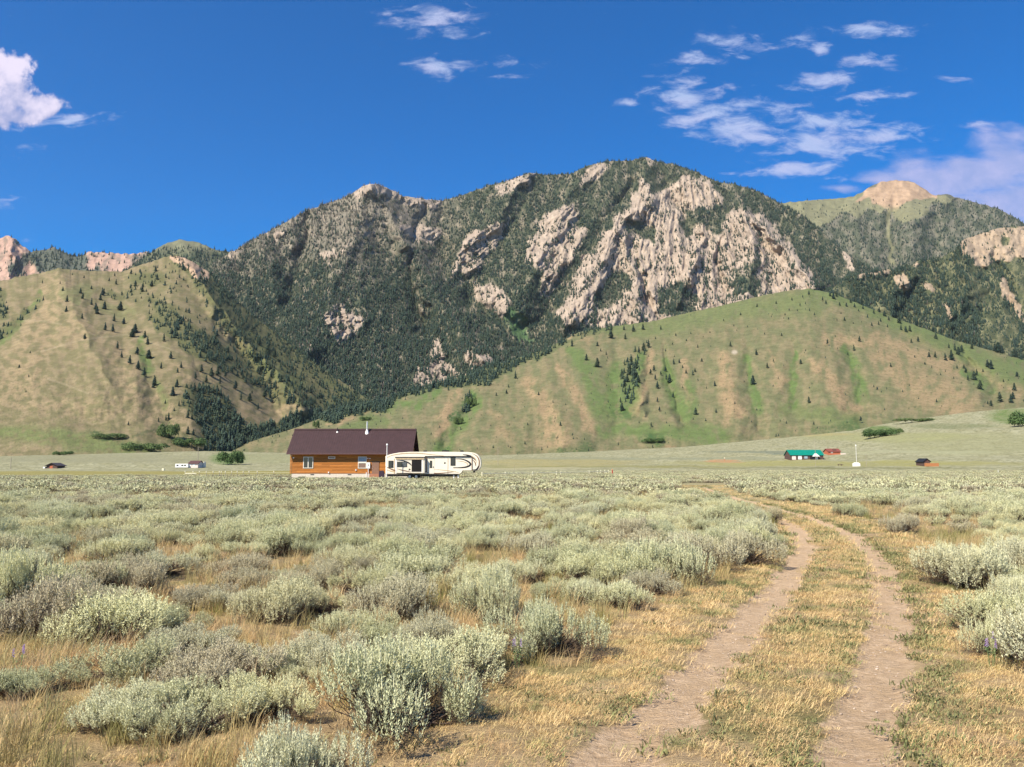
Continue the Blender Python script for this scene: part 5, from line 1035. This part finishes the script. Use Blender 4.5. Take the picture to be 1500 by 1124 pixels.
    for px in (664.5, 671): a, _ = q(px, 697); k = MB(); k.box(a-.09, a+.09, .2, .38, .02, .74); k.box(a-.2, a+.2, .1, .48, .0, .03); k.build('landing_leg', M_white, t)
    a, b = q(694, 689.6); k = MB(); k.tube((a, 1.25, b-.3), (a, 1.25, b), .14, .2, 12); k.build('hitch', M_black, t)
    a, b = q(622, 694); k = MB(); k.box(a+.6, a+1.5, -.35, -.04, .30, .36); k.box(a+.6, a+1.5, -.6, -.36, .12, .17); k.box(a+.6,a+.64,-.6,-.04,.1,.34); k.build('entry_step', M_black, t)
    tag(t, 'long cream fifth wheel travel trailer with brown and black swooshes parked beside the cabin', 'trailer')
trailer()

# ----------------------------------------------------------------- poles and fences
M_post = simple('weathered_post', (0.30, 0.26, 0.20), .9, var=.2); M_pw = simple('pale_post_cap', (0.75, 0.70, 0.50), .7); M_redp = simple('red_post', (0.42, 0.05, 0.04), .6)
def pole(px, ytop, ybase, Y, r, name, lab, cat, mat, ball=None, dist=None):
    x, zt = P(px, ytop, Y); zb = float(ground_z(x, Y)); m = MB(); m.tube((0, 0, -.2), (0, 0, zt-zb), r, r*.8, 8); 
    if ball:
        t = empty(name, (x, Y, zb)); m.build('pole', mat, t); b = MB(); b.tube((0, 0, zt-zb-ball*.6), (0, 0, zt-zb+ball), ball, ball*.5, 12); b.build('cap', M_white, t)
    else: t = m.build(name, mat); t.location = (x, Y, zb)
    tag(t, lab, cat)
pole(567, 651.5, 699, 126, .07, 'white_pole', 'thin white pole with a round cap in front of the left end of the trailer', 'pole', M_white, .16)
def gp(px, py, y0=20.0): return along(px, py, y0)
for px, yt, yb, r, lab in ((729.5, 655, 683, .12, 'thin bare pole standing in the field right of the trailer'), (290.5, 655, 682, .22, 'thin antenna pole beside the pale far cabin at left'), (16.5, 670, 687, .2, 'thin pale pole at the far left of the valley'),
                       (1193.5, 641, 684, .10, 'tall thin pole in front of the green roofed building'), (1268.5, 665, 684, .10, 'short thin pole right of the white tank'), (753.5, 682, 692, .05, 'short dark post in the grass right of the trailer')):
    x, y, z = gp(px, yb); pole(px, yt, yb, y, r, 'utility_pole', lab, 'pole', M_post)
x, y, z = gp(1253.6, 683.4); pole(1253.6, 652.5, 683, y, .09, 'flagpole', 'tall white flagpole rising from the white tank', 'flagpole', M_white, .3)
def fence_left():
    Y = 143.0; xs_ = [271.3,283,292.3,302.4,312.4,321.5,324.4,330.3,339.4,347.6,356.4,365,377,401.3]; x0, _ = P(xs_[0], 695, Y); t = empty('wire_fence', (x0, Y, 0)); top = []
    for px in xs_:
        x, zt = P(px, 690.6, Y); x -= x0; g = float(ground_z(x+x0, Y)); m = MB(); m.tube((x, 0, g-.2), (x, 0, zt-.16), .045, .04, 7); p = m.build('post', M_post, t); m = MB(); m.tube((x, 0, zt-.16), (x, 0, zt+.05), .09, .08, 7); m.build('cap', M_pw, p); top.append((x, zt))
    m = MB(); z = P(300, 693.8, Y)[1]; m.box(top[0][0], top[1][0]+.6, -.12, -.06, z-.06, z+.06); m.build('rail', M_pw, t)
    for py in (692.6, 695.2): z = P(300, py, Y)[1]; m = MB(); m.tube((top[0][0], -.05, z), (P(426, 690, Y)[0]-x0, -.05, z), .018, .018, 5); m.build('wire', M_pw if py < 693 else M_post, t)
    tag(t, 'wire fence on dark posts with pale caps left of the cabin', 'fence')
fence_left()
def fence_right():
    pts = [(706,694.2,141),(740,693.4,150),(780,692.9,160),(815,692.3,172),(821.5,692.2,175),(863,691.2,196),(875,690.9,203),(880,690.8,206),(886,690.6,210),(891,690.5,214)]
    x0, _ = P(706, 694, 141); t = empty('rail_fence', (x0, 141, 0)); pr = None
    for px, py, Y in pts:
        x, z = P(px, py-1.2, Y); g = float(ground_z(x, Y)); m = MB(); m.box(x-x0-.08, x-x0+.08, Y-141-.08, Y-141+.08, g-.2, z+.12); m.build('post', M_pw, t)
        zr = P(px, py, Y)[1]; cur = (x-x0, Y-141-.1, zr)
        if pr: m = MB(); m.tube(pr, cur, .06, .06, 5); m.build('rail', M_pw, t)
        pr = cur
    tag(t, 'long white rail fence running away from the trailer to the red post', 'fence')
fence_right()
def redpost():
    x, _ = P(897, 690, 186); t = empty('red_marker_post', (x, 186, float(ground_z(x, 186)))); m = MB(); m.tube((0,0,-.1),(0,0,1.05), .13, .13, 8); m.build('post', M_redp, t); m = MB(); m.tube((0,0,1.05),(0,0,1.3), .2, .12, 8); m.build('cap', simple('orange_cap', (0.5,.22,.1)), t); tag(t, 'short red marker post at the end of the white rail fence', 'post')
redpost()
x, y, z = gp(1462, 693.5, 100); pole(1462, 688.5, 694, y, .06, 'white_stake', 'short white stake in the sagebrush at the right', 'stake', M_white)

# ----------------------------------------------------------------- far buildings
M_teal = rib_mat('teal_metal_roof', (0.0, 0.19, 0.135), .6); M_dk = simple('dark_wall', (0.10, 0.06, 0.05), .8); M_redw = simple('red_siding', (0.42, 0.12, 0.06), .7); M_pinkw = simple('pale_pink_wall', (0.72, 0.60, 0.54), .7); M_orange = simple('tan_brown_wall', (0.42, 0.17, 0.07), .7)
def house(name, px0, px1, pbase, peave, pridge, depth, wallm, roofm, lab, cat, ov=.5, extras=None, gable='front', yd=None):
    xm, Y, z = gp((px0+px1)/2, pbase, 60); 
    a, zb = P(px0, pbase, Y); b, ze = P(px1, peave, Y); _, zr = P(px0, pridge, Y); t = empty(name, ((a+b)/2, Y, z)); hw = (b-a)/2; ze -= z; zr -= z; half = depth/2
    zr = z + zr; dz = P(px0, pridge, Y+(half if gable == 'side' else 0))[1]-z; zr = dz
    w = MB(); w.box(-hw, hw, 0, depth, -1.5, ze)
    if gable == 'side':
        for sx in (-1, 1): w.prism_x([(.01, ze), (depth-.01, ze), (half, zr-.15)], sx*hw-.1*(sx > 0), sx*hw+.1*(sx < 0))
    else: w.prism_y([(-hw+.01, ze), (hw-.01, ze), (0, zr-.15)], 0.0, depth)
    w.build('wall', wallm, t); r = MB()
    if gable == 'side': r.prism_x([(-ov, ze-.1), (half, zr), (depth+ov, ze-.1), (depth+ov, ze+.1), (half, zr+.2), (-ov, ze+.1)], -hw-ov, hw+ov)
    else: r.prism_y([(hw+ov, ze-.1), (hw+ov, ze+.1), (0, zr+.2), (-hw-ov, ze+.1), (-hw-ov, ze-.1), (0, zr)][::-1], -ov, depth+ov)
    ro = r.build('roof', roofm, t)
    def bx(nm, pa, ya, pb, yb, mat, y0=-.06, y1=.0, par=None):
        xa, zt = P(pa, ya, Y); xb, zz = P(pb, yb, Y); k = MB(); k.box(xa-t.location.x, xb-t.location.x, y0, y1-.002, zz-z, zt-z); return k.build(nm, mat, par or t)
    if extras: extras(bx, t, Y, z, ro)
    tag(t, lab, cat); return t, Y, z
def ex_teal(bx, t, Y, z, ro):
    bx('wall_panel', 1160, 668, 1166, 673.6, M_pinkw); bx('garage_door', 1169, 667.6, 1174.5, 673.2, M_white); bx('window', 1178, 668.4, 1183, 672, M_blind); bx('porch', 1186.5, 668, 1193, 673.6, M_black, -1.6); bx('door', 1195, 669, 1198, 673.6, M_white); bx('window', 1199.5, 669, 1204, 672, M_dk)
    xa, za = P(1188.5, 669, Y); xb, _ = P(1199.5, 669, Y); xm, zt = P(1194, 664.4, Y); k = MB(); k.prism_y([(xa-t.location.x, za-z), (xb-t.location.x, za-z), (xm-t.location.x, zt-z)], -2.2, .5); k.build('porch_gable', M_white, t)
house('green_roofed_building', 1158.5, 1206, 673.4, 667, 659.6, 12, M_dk, M_teal, 'long low building with a bright teal metal roof and white porch gable', 'building', .5, ex_teal, 'side')
def ex_red(bx, t, Y, z, ro): bx('window', 1217, 662, 1220, 664, M_pinkw); bx('lean_to', 1231, 664.4, 1238, 666.6, M_pinkw, -1, 3); bx('dormer', 1221, 658.4, 1226, 661.2, M_dk, 1.0, 3)
house('red_cabin', 1214, 1231, 666.4, 661.8, 657.8, 9, M_redw, simple('dark_red_roof', (0.20, 0.06, 0.045), .7), 'small red cabin with a dormer behind the teal roofed building', 'cabin', .5, ex_red, 'side')
def ex_br(bx, t, Y, z, ro): bx('garage', 1353.5, 678.6, 1370.5, 683.4, M_orange, -3.0, -.4)
house('brown_cabin', 1353, 1362.5, 683.2, 676.8, 672.2, 7, M_dk, M_black, 'tiny cabin with a black gabled roof behind a low brown shed', 'cabin', .4, ex_br, 'front')
def ex_dk(bx, t, Y, z, ro): bx('side_shed', 64.5, 684, 67, 686.4, M_white, -1, 1); bx('door', 73, 682.5, 77, 686.4, M_redw)
house('small_dark_cabin', 68, 84, 686.4, 682.6, 678.6, 8, M_dk, simple('dark_grey_roof', (0.06, 0.05, 0.055), .7), 'tiny dark gabled cabin alone at the far left of the valley', 'cabin', .8, ex_dk, 'front')
def ex_pk(bx, t, Y, z, ro): bx('window', 277, 680, 280, 683, M_white); bx('window', 283, 680, 285.5, 683, M_white)
house('pale_cabin', 276, 290, 685.6, 679.4, 675.6, 7, M_pinkw, simple('reddish_roof', (0.10, 0.05, 0.045), .7), 'pale pink cabin with a reddish roof beside the white trailer at far left', 'cabin', .4, ex_pk, 'side')
def far_white(px0, px1, yt, yb, name, lab, cat, mat, wins):
    xm, Y, z = gp((px0+px1)/2, yb, 60); Y -= 3; z = float(ground_z(xm, Y)); a, zb = P(px0, yb, Y); b, zt = P(px1, yt, Y); t = empty(name, ((a+b)/2, Y, z)); m = MB(); m.box(-(b-a)/2, (b-a)/2, 0, 2.6, zb-z+.1, zt-z, .12); bo = m.build('body', mat, t)
    for p in wins: x, zz = P(p, (yt*.6+yb*.4), Y); k = MB(); k.box(x-t.location.x-.45, x-t.location.x+.45, -.05, .01, zz-z-.3, zz-z+.35); k.build('window', M_glass, bo)
    k = MB(); k.box(-(b-a)/2+.5, (b-a)/2-.5, .3, 2.2, -.2, zb-z+.1); k.build('skirt', M_black, t); tag(t, lab, cat)
far_white(256.5, 275.5, 679.6, 685.6, 'white_trailer', 'white mobile trailer parked left of the pale pink cabin', 'trailer', M_white, (260, 267, 271)); far_white(290.5, 299, 676.8, 685.2, 'cream_tent_trailer', 'cream rounded camper right of the pale pink cabin', 'camper', M_trim, ())
xm, Y, z = gp(1252.6, 683.4); a, zt = P(1248.4, 678.8, Y-1); b, _ = P(1257.4, 678.8, Y-1); tk = empty('white_tank', (xm, Y-1.5, z)); m = MB(); hw_ = (b-a)/2
m.box(-hw_, hw_, -1, 1, -.3, zt-z, .15); m.build('body', M_white, tk); m = MB(); m.box(-hw_*.7, hw_*.7, -.6, .6, zt-z, zt-z+.35, .1); m.build('lid', M_white, tk); tag(tk, 'squat white tank at the foot of the flagpole', 'tank')
xm, Y, z = gp(1231.5, 682.4); m = MB(); m.box(-1.3, 1.3, 0, .5, .55, .8); m.box(-1.2, -1.0, 0, .5, -.3, .55); m.box(.2, .5, 0, .5, -.3, .55); o = m.build('feed_rack', M_dk); o.location = (xm, Y, z); tag(o, 'low dark wooden rack in the field left of the white tank', 'rack')
xm, Y, z = gp(1061.5, 676.4); t = empty('sign_post', (xm, Y, z)); m = MB(); m.tube((0, 0, -.2), (0, 0, 2.0), .16, .14, 8); m.build('post', M_orange, t); m = MB(); m.box(-.3, .3, -.2, .2, 2.0, 2.6, .05); m.build('cap', M_pw, t); tag(t, 'short orange post with a pale top on a bare brown patch in the field', 'post')
xm, Y, z = gp(239, 689.4); m = MB(); m.box(-.4, .4, -.4, .4, -.2, .9, .08); o = m.build('pale_bin', M_pw); o.location = (xm, Y, z); tag(o, 'small pale yellow bin in the meadow left of the fence', 'bin')

# ----------------------------------------------------------------- air
hb_ = MB(); hb_.box(-9000, 9000, -400, 8200, -60, 2600); 
m, t, b = new_mat('air'); t.nodes.remove(b); pv = N(t, 'ShaderNodeVolumePrincipled'); pv.inputs['Color'].default_value = (0.80, 0.88, 1.0, 1); pv.inputs['Density'].default_value = 1.3e-5; pv.inputs['Anisotropy'].default_value = 0.2
t.links.new(pv.outputs[0], t.nodes['Material Output'].inputs['Volume']); hz_o = hb_.build('haze', m); tag(hz_o, 'thin pale air between the camera and the mountains', 'haze', kind='stuff')
